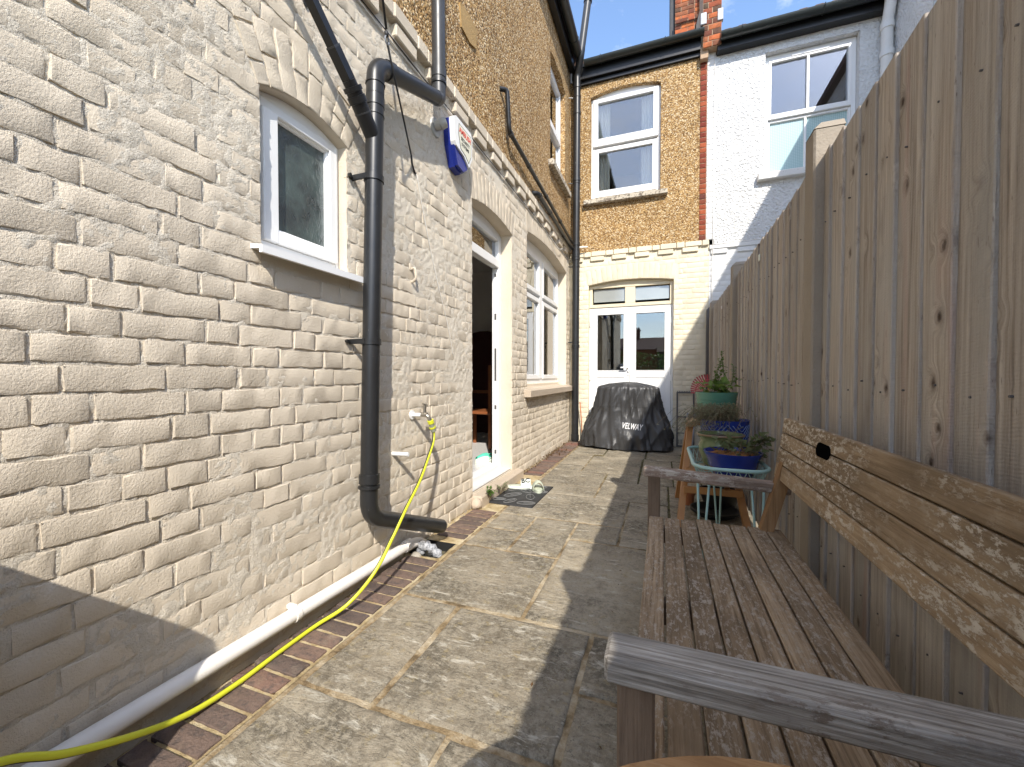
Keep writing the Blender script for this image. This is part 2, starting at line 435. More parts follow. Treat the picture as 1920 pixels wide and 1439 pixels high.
M['glass_up'] = m_glass('bedroom_glass', 0.11, (0.90, 0.92, 0.93))
def _crack(n):
    return n.bump(n.noise(n.map((1, 1, 0.6)), 55, 3, .5, 1.5), 0.5, 0.006)
def _crackcol(n):
    w = n.noise(scale=9, detail=3)
    vec = n.map((1, 1, 0.5), rot=(0.5, 0, 0))
    a = n.t.nodes.new('ShaderNodeVectorMath'); a.operation = 'ADD'
    c = n.t.nodes.new('ShaderNodeVectorMath'); c.operation = 'SCALE'; c.inputs['Scale'].default_value = 0.05
    nz = n.t.nodes.new('ShaderNodeTexNoise'); nz.inputs['Scale'].default_value = 14; n.lk(n.pos, nz.inputs['Vector'])
    n.lk(nz.outputs['Color'], c.inputs[0]); n.lk(vec, a.inputs[0]); n.lk(c.outputs[0], a.inputs[1])
    v = n.voro(a.outputs[0], 40, 'DISTANCE_TO_EDGE')
    ln = n.math('MULTIPLY', n.ramp(v, [(0.0, 1.0), (0.035, 0.0)]), n.ramp(n.noise(scale=7, detail=2), [(0.46, 0.0), (0.64, 0.26)]))
    base = n.mix(n.ramp(w, [(0.35, 0.0), (0.7, 1.0)]), (0.04, 0.048, 0.045), (0.085, 0.115, 0.105))
    return n.mix(ln, base, (0.30, 0.35, 0.33))
M['glass_crackle'] = m_glass('obscured_bathroom_glass', 0.10, rough=0.08, bump=_crack, opaque=_crackcol)
def _dots(n):
    sep = n.t.nodes.new('ShaderNodeSeparateXYZ'); n.lk(n.pos, sep.inputs[0])
    s1 = n.math('SINE', n.math('MULTIPLY', n.math('ADD', sep.outputs[0], sep.outputs[2]), 150.0))
    s2 = n.math('SINE', n.math('MULTIPLY', n.math('SUBTRACT', sep.outputs[0], sep.outputs[2]), 150.0))
    d = n.ramp(n.math('MULTIPLY', s1, s2), [(0.0, 0.0), (0.35, 1.0)])
    return n.mix(d, (0.34, 0.50, 0.50), (0.50, 0.64, 0.63))
M['glass_dots'] = m_glass('patterned_frosted_glass', 0.06, rough=0.15, opaque=_dots)
M['fan_glass'] = m_glass('frosted_fanlight_glass', 0.12, rough=0.12, opaque=lambda n: n.mix(n.noise(scale=3), (0.26, 0.28, 0.27), (0.36, 0.38, 0.37)))

def m_redbrick():
    n = NT('red_brick')
    h = n.ramp(n.rnd, [(0.0, (0.17, 0.035, 0.022)), (0.45, (0.24, 0.055, 0.03)), (0.8, (0.33, 0.085, 0.035)), (1.0, (0.13, 0.045, 0.035))])
    c = n.mix(n.ramp(n.noise(scale=24, detail=5, rough=.7), [(0.5, 0.0), (0.75, 0.6)]), h, (0.09, 0.04, 0.03))
    b = n.bump(n.noise(scale=90, detail=4), 0.7, 0.006)
    return n.done(c, 0.85, b, spec=.25)
M['red_brick'] = m_redbrick()
def m_chimbrick():
    n = NT('chimney_brick')
    h = n.ramp(n.rnd, [(0.0, (0.08, 0.055, 0.035)), (0.3, (0.16, 0.05, 0.03)), (0.55, (0.34, 0.085, 0.035)), (0.8, (0.48, 0.14, 0.045)), (1.0, (0.07, 0.05, 0.04))])
    c = n.mix(n.ramp(n.noise(scale=14, detail=5, rough=.7), [(0.45, 0.0), (0.7, 0.6)]), h, (0.07, 0.04, 0.03))
    return n.done(c, 0.85, n.bump(n.noise(scale=60, detail=4), 0.7, 0.008), spec=.25)
M['chim_brick'] = m_chimbrick()
M['chim_mortar'] = m_plain('pale_brick_mortar', (0.42, 0.30, 0.20), 0.95, .5)
def m_edging():
    n = NT('purple_brown_brick')
    h = n.ramp(n.rnd, [(0.0, (0.115, 0.085, 0.072)), (0.45, (0.155, 0.110, 0.088)), (0.8, (0.19, 0.125, 0.095)), (1.0, (0.23, 0.10, 0.075))])
    c = n.mix(n.ramp(n.noise(scale=26, detail=6, rough=.75), [(0.48, 0.0), (0.62, 0.75)]), h, (0.075, 0.062, 0.058))
    c = n.mix(n.ramp(n.noise(scale=11, detail=6, rough=.75), [(0.55, 0.0), (0.72, 0.5)]), c, (0.30, 0.25, 0.18))
    return n.done(c, 0.85, n.bump(n.noise(scale=110, detail=5), 0.8, 0.006), spec=.25)
M['edging'] = m_edging()
def m_slab():
    n = NT('york_stone')
    v = n.map((1, 1, 1), off=(13.0, 7.0, 3.0))
    vs = n.map((1.0, 3.2, 1.0), off=(5.0, 17.0, 0), rot=(0, 0, 0.5))
    base = n.mix(n.ramp(n.noise(v, 2.6, 5, .6), [(0.3, 0.0), (0.7, 1.0)]), (0.19, 0.158, 0.112), (0.35, 0.303, 0.225))
    base = n.var(base, 0.78, 1.22)
    dark = n.ramp(n.noise(v, 3.2, 10, .76), [(0.44, 0.0), (0.62, 0.85)])
    c = n.mix(dark, base, (0.080, 0.070, 0.053))
    mot = n.ramp(n.noise(v, 44, 6, .78), [(0.46, 0.0), (0.58, 0.75)])
    c = n.mix(mot, c, n.mix(0.6, base, (0.38, 0.345, 0.27)))
    yel = n.ramp(n.noise(v, 24, 5, .72), [(0.57, 0.0), (0.66, 0.5)])
    c = n.mix(yel, c, (0.30, 0.235, 0.115))
    dk2 = n.ramp(n.noise(v, 90, 4, .7), [(0.58, 0.0), (0.66, 0.6)])
    c = n.mix(dk2, c, (0.075, 0.066, 0.052))
    pale = n.ramp(n.noise(vs, 6.0, 9, .74, 0.5), [(0.57, 0.0), (0.64, 0.85)])
    c = n.mix(pale, c, (0.50, 0.465, 0.385))
    sp = n.ramp(n.noise(v, 150, 3, .6), [(0.66, 0.0), (0.73, 0.6)])
    c = n.mix(sp, c, (0.48, 0.44, 0.36))
    b = n.bump(n.noise(vs, 5.0, 8, .7, 0.6), 0.8, 0.02)
    b = n.bump(n.noise(v, 70, 5, .7), 0.8, 0.006, b)
    return n.done(c, 0.85, b, spec=.25)
M['slab'] = m_slab()
def m_joint():
    n = NT('sandy_joint_mortar')
    nz = n.noise(scale=7, detail=6, rough=.7)
    c = n.ramp(nz, [(0.36, (0.12, 0.085, 0.048)), (0.48, (0.31, 0.23, 0.13)), (0.64, (0.54, 0.46, 0.33))])
    sep = n.t.nodes.new('ShaderNodeSeparateXYZ'); n.lk(n.pos, sep.inputs[0])
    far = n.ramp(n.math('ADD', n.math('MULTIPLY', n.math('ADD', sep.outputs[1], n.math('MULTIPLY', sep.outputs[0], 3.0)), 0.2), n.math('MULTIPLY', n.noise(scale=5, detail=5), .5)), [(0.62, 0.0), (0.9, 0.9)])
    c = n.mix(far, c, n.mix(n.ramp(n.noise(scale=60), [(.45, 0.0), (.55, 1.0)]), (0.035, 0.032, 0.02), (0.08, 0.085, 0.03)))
    return n.done(c, 0.95, n.bump(n.noise(scale=90, detail=5, rough=.7), 1.0, 0.01), spec=.2)
M['joint'] = m_joint()
def m_edgejoint():
    n = NT('pale_yellow_mortar')
    c = n.ramp(n.noise(scale=9, detail=6, rough=.7), [(0.32, (0.24, 0.17, 0.085)), (0.48, (0.46, 0.36, 0.20)), (0.66, (0.60, 0.51, 0.34))])
    sep = n.t.nodes.new('ShaderNodeSeparateXYZ'); n.lk(n.pos, sep.inputs[0])
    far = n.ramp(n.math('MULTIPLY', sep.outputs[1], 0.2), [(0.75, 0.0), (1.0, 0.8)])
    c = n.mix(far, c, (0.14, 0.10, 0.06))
    return n.done(c, 0.95, n.bump(n.noise(scale=110, detail=5, rough=.7), 1.0, 0.008), spec=.2)
M['edge_joint'] = m_edgejoint()
def m_fence():
    n = NT('weathered_softwood')
    kv = n.map((11, 11, 8.0), off=(0, 7.0, 23.0))
    kd = n.voro(kv, 1.0)
    gate = n.ramp(n.noise(n.map((5, 5, 2.2), off=(1, 9, 7)), 0.6, 1), [(0.50, 0.0), (0.54, 1.0)])
    push = n.math('MULTIPLY', n.ramp(kd, [(0.0, 1.0), (0.45, 0.0)], 'EASE'), n.math('MULTIPLY', gate, 1.5))
    g0 = n.map((30, 30, 0.8), off=(0, 11.0, 31.0))
    cmb = n.t.nodes.new('ShaderNodeCombineXYZ'); n.lk(push, cmb.inputs[1])
    ad = n.t.nodes.new('ShaderNodeVectorMath'); ad.operation = 'ADD'; n.lk(g0, ad.inputs[0]); n.lk(cmb.outputs[0], ad.inputs[1])
    gr = n.noise(ad.outputs[0], 2.0, 8, .72, 0.15)
    c = n.ramp(gr, [(0.30, (0.17, 0.13, 0.10)), (0.44, (0.38, 0.312, 0.245)), (0.56, (0.50, 0.425, 0.345)), (0.72, (0.66, 0.585, 0.495))])
    c = n.mix(n.ramp(n.noise(n.map((3, 3, 0.6), off=(3, 5, 9)), 2.0, 5), [(0.42, 0.0), (0.62, 0.7)]), c, (0.45, 0.42, 0.375))
    c = n.mix(n.ramp(n.noise(n.map((7, 7, 0.8), off=(3, 15, 29)), 1.3, 3), [(0.62, 0.0), (0.72, 0.5)]), c, (0.46, 0.285, 0.23))
    c = n.mix(n.ramp(n.noise(n.map((5, 5, 1.2), off=(13, 5, 19)), 1.6, 4), [(0.60, 0.0), (0.74, 0.6)]), c, (0.22, 0.18, 0.145))
    c = n.hsv(n.var(c, 0.88, 1.12), sat=0.84)
    kn = n.math('MULTIPLY', n.ramp(n.math('ADD', kd, n.math('MULTIPLY', n.noise(scale=60, detail=4), .16)), [(0.12, 1.0), (0.17, 0.7), (0.21, 0.3), (0.32, 0.0)]), gate)
    c = n.mix(kn, c, (0.07, 0.047, 0.035))
    sp = n.ramp(n.noise(n.map((70, 70, 12), off=(3, 5, 9)), 2.0, 3), [(0.68, 0.0), (0.74, 0.6)])
    c = n.mix(sp, c, (0.11, 0.084, 0.066))
    saw = n.t.nodes.new('ShaderNodeTexWave'); saw.bands_direction = 'Z'; saw.inputs['Scale'].default_value = 45; saw.inputs['Distortion'].default_value = 5; saw.inputs['Detail'].default_value = 3
    n.lk(n.map((1, 0.35, 1), off=(0, 3, 5), rot=(0.35, 0, 0)), saw.inputs['Vector'])
    b = n.bump(gr, 0.9, 0.008); b = n.bump(saw.outputs['Fac'], 0.22, 0.003, b); b = n.bump(n.noise(n.map((150, 150, 30), off=(1, 2, 3)), 1.0, 5, .7), 0.8, 0.004, b)
    return n.done(c, 0.85, b, spec=.2)
M['fence'] = m_fence()
def m_bench(name, c0, c1, c2, flake, fl_lo, axis='y', fcol=(0.58, 0.53, 0.45), fs=1.0, cover_=0.44, fine=1.0):
    n = NT(name)
    k = fine
    st = {'y': (42 * k, 1.6, 42 * k), 'x': (1.6, 42 * k, 42 * k), 'z': (42 * k, 42 * k, 1.6)}[axis]
    pt = {'y': (16 * fs, 7 * fs, 16 * fs), 'x': (7 * fs, 16 * fs, 16 * fs), 'z': (16 * fs, 16 * fs, 7 * fs)}[axis]
    lo = {'y': (4, 2.2, 4), 'x': (2.2, 4, 4), 'z': (4, 4, 2.2)}[axis]
    g = n.map(st, off=(13.0, 9.0, 5.0)); gr = n.noise(g, 2.4, 9, .74, .15)
    c = n.ramp(gr, [(0.30, c0), (0.48, c1), (0.70, c2)])
    c = n.mix(n.ramp(n.noise(n.map(lo, off=(3, 2, 1)), 1.2, 5, .6), [(0.42, 0.0), (0.64, 0.75)]), c, tuple(x * 0.5 for x in c1))
    c = n.var(c, 0.82, 1.18)
    mask = n.math('MULTIPLY', n.ramp(n.noise(n.map(lo, off=(7, 3, 2)), 1.0, 4, .6), [(cover_, 0.0), (cover_ + .12, 1.0)]), n.ramp(n.noise(n.map(pt, off=(2, 5, 4)), 3.0, 8, .80), [(fl_lo, 0.0), (fl_lo + .05, flake)]))
    c = n.mix(mask, c, fcol)
    b = n.bump(gr, 0.9, 0.005); b = n.bump(mask, 0.5, 0.003, b)
    return n.done(c, 0.85, b, spec=.2)
M['bench_back'] = m_bench('ochre_weathered_teak', (0.165, 0.108, 0.060), (0.325, 0.230, 0.138), (0.45, 0.34, 0.22), 0.85, 0.51, fcol=(0.66, 0.59, 0.48), fs=1.3, cover_=.42)
M['bench_seat'] = m_bench('brown_lichened_teak', (0.085, 0.058, 0.034), (0.29, 0.205, 0.125), (0.48, 0.37, 0.25), 0.65, 0.52, fcol=(0.52, 0.46, 0.385), fs=1.8, cover_=0.37)
M['bench_arm'] = m_bench('silver_grey_teak', (0.05, 0.04, 0.03), (0.44, 0.395, 0.335), (0.86, 0.81, 0.73), 0.8, 0.52, 'x', fcol=(0.20, 0.15, 0.11), fine=2.0)
M['bench_farm'] = m_bench('brown_grey_teak', (0.13, 0.09, 0.065), (0.31, 0.225, 0.17), (0.52, 0.44, 0.38), 0.8, 0.5, 'x')
M['bench_leg'] = m_bench('brown_teak_upright', (0.11, 0.075, 0.052), (0.22, 0.155, 0.105), (0.30, 0.22, 0.155), 0.3, 0.62, 'z')
M['bench_brace'] = m_bench('orange_teak_upright', (0.17, 0.09, 0.04), (0.31, 0.175, 0.08), (0.40, 0.25, 0.13), 0.3, 0.62, 'z')
M['table_wood'] = m_bench('oiled_round_wood', (0.25, 0.12, 0.05), (0.42, 0.23, 0.10), (0.52, 0.32, 0.16), 0.1, 0.7, 'x')
def m_cover():
    n = NT('black_coated_fabric')
    cr = n.noise(scale=22, detail=5, rough=.55, dist=1.2)
    b = n.bump(cr, 0.22, 0.015); b = n.bump(n.noise(scale=300, detail=2), 0.15, 0.002, b)
    c = n.mix(n.noise(scale=4), (0.030, 0.030, 0.031), (0.042, 0.042, 0.043))
    return n.done(c, 0.44, b, spec=.5)
M['cover'] = m_cover()

# ------------------------------------------------------------------ walls of brick
def zt_of(o, u):
    if o.get('rise', 0) <= 0: return o['vs'] + 0.0 * np.asarray(u)
    c = (o['u0'] + o['u1']) / 2; h = (o['u1'] - o['u0']) / 2
    return o['vs'] + o['rise'] * (1 - ((np.clip(u, o['u0'], o['u1']) - c) / h) ** 2)

def wall_sheet(name, T, u0, u1, v0, v1, ops, step, mat, parent, wfun, kind=None):
    """a wall surface with openings; wfun(u, v) gives how far each point stands proud"""
    mb = MB(T)
    br = sorted({u0, u1} | {o['u0'] for o in ops} | {o['u1'] for o in ops})
    br = [b for b in br if u0 <= b <= u1]
    for a, b in zip(br[:-1], br[1:]):
        nu = max(1, int(math.ceil((b - a) / step))); us = np.linspace(a, b, nu + 1)
        mid = (a + b) / 2
        act = sorted([o for o in ops if o['u0'] < mid < o['u1']], key=lambda o: o['v0'])
        segs = []; lo = np.full(nu + 1, v0)
        for o in act:
            segs.append((lo, np.full(nu + 1, o['v0']))); lo = zt_of(o, us)
        segs.append((lo, np.full(nu + 1, v1)))
        for l, h in segs:
            if np.max(h - l) <= 1e-4: continue
            nv = max(1, int(math.ceil(np.max(h - l) / step))); t = np.linspace(0, 1, nv + 1)
            U = np.repeat(us[:, None], nv + 1, 1); V = l[:, None] + (h - l)[:, None] * t[None]
            W = wfun(U, V)
            mb.grid(np.stack([U, V, W], -1))
    return mb.build(name, mat, parent, smooth=True, kind=kind)

def reveal(T, o, depth, mat, parent, sill=True, front=0.0):
    """the sides and the arched soffit of an opening"""
    mb = MB(T); n = 14
    us = np.linspace(o['u0'], o['u1'], n + 1); zs = zt_of(o, us)
    if o.get('rise', 0) <= 0: zs = np.full(n + 1, o['vs'])
    for i in range(n):
        mb.add([(us[i], zs[i], front), (us[i + 1], zs[i + 1], front), (us[i + 1], zs[i + 1], -depth), (us[i], zs[i], -depth)], [(0, 1, 2, 3)])
    for u, z, fl in ((o['u0'], zs[0], 1), (o['u1'], zs[-1], 0)):
        k = 8; vs = [(u, o['v0'] + (z - o['v0']) * j / k, w) for j in range(k + 1) for w in (front, -depth)]
        fs = [(2 * j, 2 * j + 1, 2 * j + 3, 2 * j + 2) for j in range(k)]
        mb.add(vs, [f[::-1] if fl else f for f in fs])
    if sill: mb.add([(o['u0'], o['v0'], front), (o['u0'], o['v0'], -depth), (o['u1'], o['v0'], -depth), (o['u1'], o['v0'], front)], [(0, 1, 2, 3)])
    return mb.build('reveal', mat, parent)

def brick_mesh(T, Lu, Hv, seed, rough=1.0, back=0.016):
    """one brick: rounded uneven face, centred on its own origin; local axes follow the wall"""
    r = random.Random(seed)
    q = 0.004
    k_ = max(2, int(Lu / .034)) if rough > .9 else (3 if Lu > .13 else 2)
    us = [0, q] + [Lu * j / k_ for j in range(1, k_)] + [Lu - q, Lu]
    vs_ = [0, q, Hv - q, Hv]
    nu, nv = len(us), len(vs_); V = []
    for i, u in enumerate(us):
        for j, v in enumerate(vs_):
            edge = i in (0, nu - 1) or j in (0, nv - 1)
            w = r.uniform(-0.0009, 0.0009) * rough + (-0.0008 if edge else 0.0)
            if edge: w += r.uniform(-.0028, .0008) * rough
            V.append((u - Lu / 2 + r.uniform(-.0026, .0026) * rough, v - Hv / 2 + r.uniform(-.0031, .0031) * rough, w))
    F = [(i * nv + j, (i + 1) * nv + j, (i + 1) * nv + j + 1, i * nv + j + 1) for i in range(nu - 1) for j in range(nv - 1)]
    ring = [i * nv for i in range(nu)] + [(nu - 1) * nv + j for j in range(1, nv)] + [i * nv + nv - 1 for i in range(nu - 2, -1, -1)] + [j for j in range(nv - 2, 0, -1)]
    b = len(V)
    for k in ring: V.append((V[k][0] * 1.004, V[k][1] * 1.01, -back))
    m = len(ring)
    F += [(ring[k], b + k, b + (k + 1) % m, ring[(k + 1) % m]) for k in range(m)]
    o0 = Vector(T(0, 0, 0))
    P = [tuple(Vector(T(*p)) - o0) for p in V]
    return P, F

class BrickKit:
    def __init__(s, T, mat, H=0.065, rough=1.0, sizes=(0.215, 0.1025), nvar=9, name='brick', seed=0):
        s.T = T; s.name = name; s.sizes = sizes; s.H = H
        s.var = {}
        for L_ in sizes:
            s.var[L_] = []
            for k in range(nvar):
                P, F = brick_mesh(T, L_, H, seed * 1000 + k + int(L_ * 1e4), rough)
                me = bpy.data.meshes.new(name); me.from_pydata([tuple(p) for p in P], [], F); me.materials.append(mat)
                me.polygons.foreach_set('use_smooth', [True] * len(F)); me.set_sharp_from_angle(angle=rad(32)); me.update()
                s.var[L_].append((me, P, F))
        s.axu = (Vector(T(1, 0, 0)) - Vector(T(0, 0, 0)))
        s.axv = (Vector(T(0, 1, 0)) - Vector(T(0, 0, 0)))
    def place(s, parent, ua, ub, va, vb, w, rot=0.0):
        Ls = min(s.sizes, key=lambda q: abs(q - (ub - ua)))
        me, P, F = R.choice(s.var[Ls])
        o = bpy.data.objects.new(s.name, me); COL.objects.link(o); o.parent = parent
        o.location = Vector(s.T((ua + ub) / 2, (va + vb) / 2, w)) - wloc(parent)
        sc = Vector((1, 1, 1)); au = [abs(c) for c in s.axu]; av = [abs(c) for c in s.axv]
        ku = (ub - ua) / Ls; kv = (vb - va) / s.H
        sc = Vector([1 + (ku - 1) * au[i] + (kv - 1) * av[i] for i in range(3)])
        if rot:
            nrm = s.axu.cross(s.axv)
            o.rotation_mode = 'QUATERNION'; o.rotation_quaternion = Matrix.Rotation(rot, 3, nrm).to_quaternion()
        o.scale = sc
        return o
    def into(s, mb, ua, ub, va, vb, w):
        Ls = min(s.sizes, key=lambda q: abs(q - (ub - ua)))
        me, P, F = R.choice(s.var[Ls])
        c = s.T((ua + ub) / 2, (va + vb) / 2, w); b = len(mb.v)
        ku = (ub - ua) / Ls; kv = (vb - va) / s.H
        au = [abs(q) for q in s.axu]; av = [abs(q) for q in s.axv]
        k = [1 + (ku - 1) * au[i] + (kv - 1) * av[i] for i in range(3)]
        mb.v.extend((c[0] + p[0] * k[0], c[1] + p[1] * k[1], c[2] + p[2] * k[2]) for p in P)
        mb.f.extend(tuple(i + b for i in f) for f in F); mb.mi.extend([0] * len(F))

RING = 0.222
def lay(u0, u1, v0, ch, courses, ops, jit=0.004, flem=True):
    """Flemish courses, cut round the openings; returns (ua, ub, va, vb, w, kind)"""
    out = []
    for k in courses:
        va = v0 + k * ch + 0.0044; vb = v0 + (k + 1) * ch - 0.0044; vm = (va + vb) / 2
        u = u0 - R.uniform(0, .02) - (0.168 if k % 2 else 0.0); i = 0
        while u < u1:
            ln = (0.212 if i % 2 == 0 else 0.102) if flem else 0.212
            if R.random() < 0.05: ln = 0.104
            elif R.random() < 0.10: ln = 0.218
            a = u + R.uniform(-jit, jit) * .5; b = u + ln + R.uniform(-jit, jit) * .5; i += 1; u += ln + 0.0092
            segs = [(max(a, u0), min(b, u1))]
            for o in ops:
                if vb < o['v0'] or va > o['vs'] + o.get('rise', 0) + RING: continue
                ns = []
                for s0, s1 in segs:
                    inring = vm > o['vs'] - 0.02
                    if inring:
                        m = (s0 + s1) / 2
                        if not o.get('rise'):
                            top = o['vs']
                            if o['u0'] < m < o['u1'] and vm < top: continue
                            ns.append((s0, s1)); continue
                        pad = 0.02 + 0.1 * max(0, (vm - o['vs'])) / RING
                        z1 = zt_of(o, m) + RING
                        if o['u0'] - pad < m < o['u1'] + pad and vm < z1: 
                            if s0 < o['u0'] - pad - .03: ns.append((s0, o['u0'] - pad))
                            if s1 > o['u1'] + pad + .03: ns.append((o['u1'] + pad, s1))
                            continue
                        ns.append((s0, s1))
                    else:
                        if s1 <= o['u0'] or s0 >= o['u1']: ns.append((s0, s1)); continue
                        if s0 < o['u0'] - .025: ns.append((s0, o['u0'] - .001))
                        if s1 > o['u1'] + .025: ns.append((o['u1'] + .001, s1))
                segs = ns
            for s0, s1 in segs:
                if s1 - s0 > 0.028: out.append((s0, s1, va + R.uniform(-jit, jit) * .3, vb + R.uniform(-jit, jit) * .3, R.uniform(-.0018, .0018), k))
    return out

def arch_bricks(kit, parent, o, w, split=False, n=None):
    """a ring of bricks on end over an opening"""
    c = (o['u0'] + o['u1']) / 2; half = (o['u1'] - o['u0']) / 2; rise = max(o.get('rise', 0), 1e-3)
    Rr = (half * half + rise * rise) / (2 * rise); cz = o['vs'] + rise - Rr
    a1 = math.asin(half / Rr) + 0.012 / Rr
    n = n or int(round(2 * a1 * (Rr + .1) / 0.0755)); da = 2 * a1 / n
    for i in range(n):
        a = -a1 + (i + .5) * da
        pieces = [(0.0, RING)]
        if split: pieces = [(0.0, .105), (.114, RING)] if i % 2 else [(-.0, RING)] if i % 5 == 2 else [(0.0, .07), (.079, .185), (.194, RING)] if i % 3 == 0 else [(0.0, .14), (.149, RING)]
        for p0, p1 in pieces:
            rm = Rr + (p0 + p1) / 2
            uu = c + rm * math.sin(a); vv = cz + rm * math.cos(a)
            ln = p1 - p0; wd = da * rm - 0.008
            me, P, F = R.choice(kit.var[min(kit.sizes, key=lambda q: abs(q - ln))])
            Ls = min(kit.sizes, key=lambda q: abs(q - ln))
            ob = bpy.data.objects.new(kit.name, me); COL.objects.link(ob); ob.parent = parent
            ob.location = Vector(kit.T(uu, vv, w + R.uniform(-.001, .001))) - wloc(parent)
            nrm = kit.axu.cross(kit.axv)
            ob.rotation_mode = 'QUATERNION'; ob.rotation_quaternion = Matrix.Rotation(math.pi / 2 - a, 3, nrm).to_quaternion()
            au = [abs(q) for q in kit.axu]; av = [abs(q) for q in kit.axv]
            ob.scale = Vector([1 + (ln / Ls - 1) * au[i2] + (wd / kit.H - 1) * av[i2] for i2 in range(3)])

# ------------------------------------------------------------------ ground and paving
mb = MB(); mb.add([(-80, -80, -0.06), (80, -80, -0.06), (80, 80, -0.06), (-80, 80, -0.06)], [(0, 1, 2, 3)])
mb.build('ground', M['ground'], kind='structure')

def flat_sheet(name, x0, x1, y0, y1, z, step, amp, mat, holes=(), **kw):
    nx = max(2, int((x1 - x0) / step)); ny = max(2, int((y1 - y0) / step))
    X, Y = np.meshgrid(np.linspace(x0, x1, nx + 1), np.linspace(y0, y1, ny + 1), indexing='ij')
    Z = z + (fnoise(X * 40, Y * 40, 5) - .5) * amp
    for h in holes:
        ins = (X > h[0]) & (X < h[1]) & (Y > h[2]) & (Y < h[3]); Z[ins] = h[4]
    return MB().grid(np.stack([X, Y, Z], -1)).build(name, mat, smooth=True, **kw)
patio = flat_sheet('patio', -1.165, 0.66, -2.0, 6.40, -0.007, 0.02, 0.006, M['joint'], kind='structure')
XS = [-1.145, -.85, -.555, -.255, .05, .35, .66]
slabs = [(-1.145, -.57, .42, 1.02), (-.57, -.255, .42, 1.02), (-.255, .05, .72, 1.295), (-.255, .05, .12, .72),
         (-1.145, -.85, 1.02, 1.615), (-.85, -.26, 1.02, 1.615), (-.26, .05, 1.295, 1.615),
         (-1.145, -.555, 1.615, 2.225), (-.555, .05, 1.615, 2.52),
         (-1.145, -.86, 2.225, 2.525), (-1.145, -.86, 2.525, 2.83), (-.86, -.555, 2.225, 2.83), (-.555, -.25, 2.52, 2.82), (-.25, .05, 2.52, 3.42),
         (-1.145, -.25, 2.83, 3.45), (-1.145, -.54, 3.45, 3.755), (-1.145, -.54, 3.755, 4.37), (-.54, .05, 3.44, 4.03), (-.54, -.22, 4.03, 4.365),
         (-.22, .10, 4.03, 5.24), (-1.145, -.83, 4.37, 4.68), (-1.145, -.83, 4.68, 5.36), (-.83, -.22, 4.365, 5.27),
         (-1.145, -.72, 5.36, 5.88), (-.72, -.2, 5.27, 5.88), (-.2, .3, 5.24, 5.88), (.3, .66, 5.24, 6.4), (-1.145, -.55, 5.88, 6.40), (-.55, .3, 5.88, 6.40),
         (.05, .35, .72, 1.6), (.35, .66, .72, 1.3), (.35, .66, 1.3, 1.9), (.05, .35, 1.6, 2.2), (.35, .66, 1.9, 2.8), (.05, .35, 2.2, 2.8),
         (.05, .66, 2.8, 3.4), (.05, .35, 3.4, 4.03), (.35, .66, 3.4, 4.3), (.10, .35, 4.03, 4.6), (.35, .66, 4.3, 4.9), (.10, .35, 4.6, 5.24), (.35, .66, 4.9, 5.24),
         (.05, .66, .12, .72), (-1.145, -.55, -.18, .42), (-.55, -.255, -.18, .42), (-.255, .66, -.5, .12), (-1.145, -.255, -.8, -.18), (-1.145, -.3, -1.4, -.8), (-.3, .66, -1.1, -.5), (-1.145, .66, -2.0, -1.4), (-.3, .66, -1.4, -1.1)]
def paving_stone(x0, x1, y0, y1, i):
    r = random.Random(100 + i); gp = 0.0065 if y0 < 2.3 else 0.006
    x0 += gp + r.uniform(-.002, .004); x1 -= gp + r.uniform(-.002, .004); y0 += gp + r.uniform(-.002, .004); y1 -= gp + r.uniform(-.002, .004)
    per = []
    for (ax, ay), (bx, by) in (((x0, y0), (x1, y0)), ((x1, y0), (x1, y1)), ((x1, y1), (x0, y1)), ((x0, y1), (x0, y0))):
        ln = math.hypot(bx - ax, by - ay); k = max(3, int(ln / 0.045))
        for j in range(k): per.append((ax + (bx - ax) * j / k, ay + (by - ay) * j / k))
    P = np.array(per); n = len(P); c = P.mean(0)
    jit = (fnoise(P[:, 0] * 14 + i * 3.1, P[:, 1] * 14, 31) - .5) * .022 + (vnoise(P[:, 0] * 60, P[:, 1] * 60, 9) - .5) * .006
    d = P - c; dn = d / np.linalg.norm(d, axis=1)[:, None]
    P = P - dn * np.abs(jit)[:, None]
    tz = r.uniform(-.002, .002); tx, ty = r.uniform(-.004, .004), r.uniform(-.004, .004)
    def ht(Q, z): return np.column_stack([Q, z + tz + (Q[:, 0] - c[0]) * tx + (Q[:, 1] - c[1]) * ty])
    rings = [ht(P, -.03), ht(P, -.005), ht(P - dn * 0.006, -.0008), ht(P - dn * 0.02, 0.0)]
    inner = c + (P - c) * 0.55
    rings.append(ht(inner, r.uniform(-.0015, .001)))
    V = np.vstack(rings + [ht(c[None], 0)])
    F = [(q * n + j, q * n + (j + 1) % n, (q + 1) * n + (j + 1) % n, (q + 1) * n + j) for q in range(4) for j in range(n)]
    F += [(4 * n + j, 4 * n + (j + 1) % n, 5 * n) for j in range(n)]
    m = MB(); m.add(V.tolist(), F); m.build('paving_stone', M['slab'], patio, smooth=True, angle=50, loc=(c[0], c[1], 0))
for i, q in enumerate(slabs): paving_stone(*q, i)

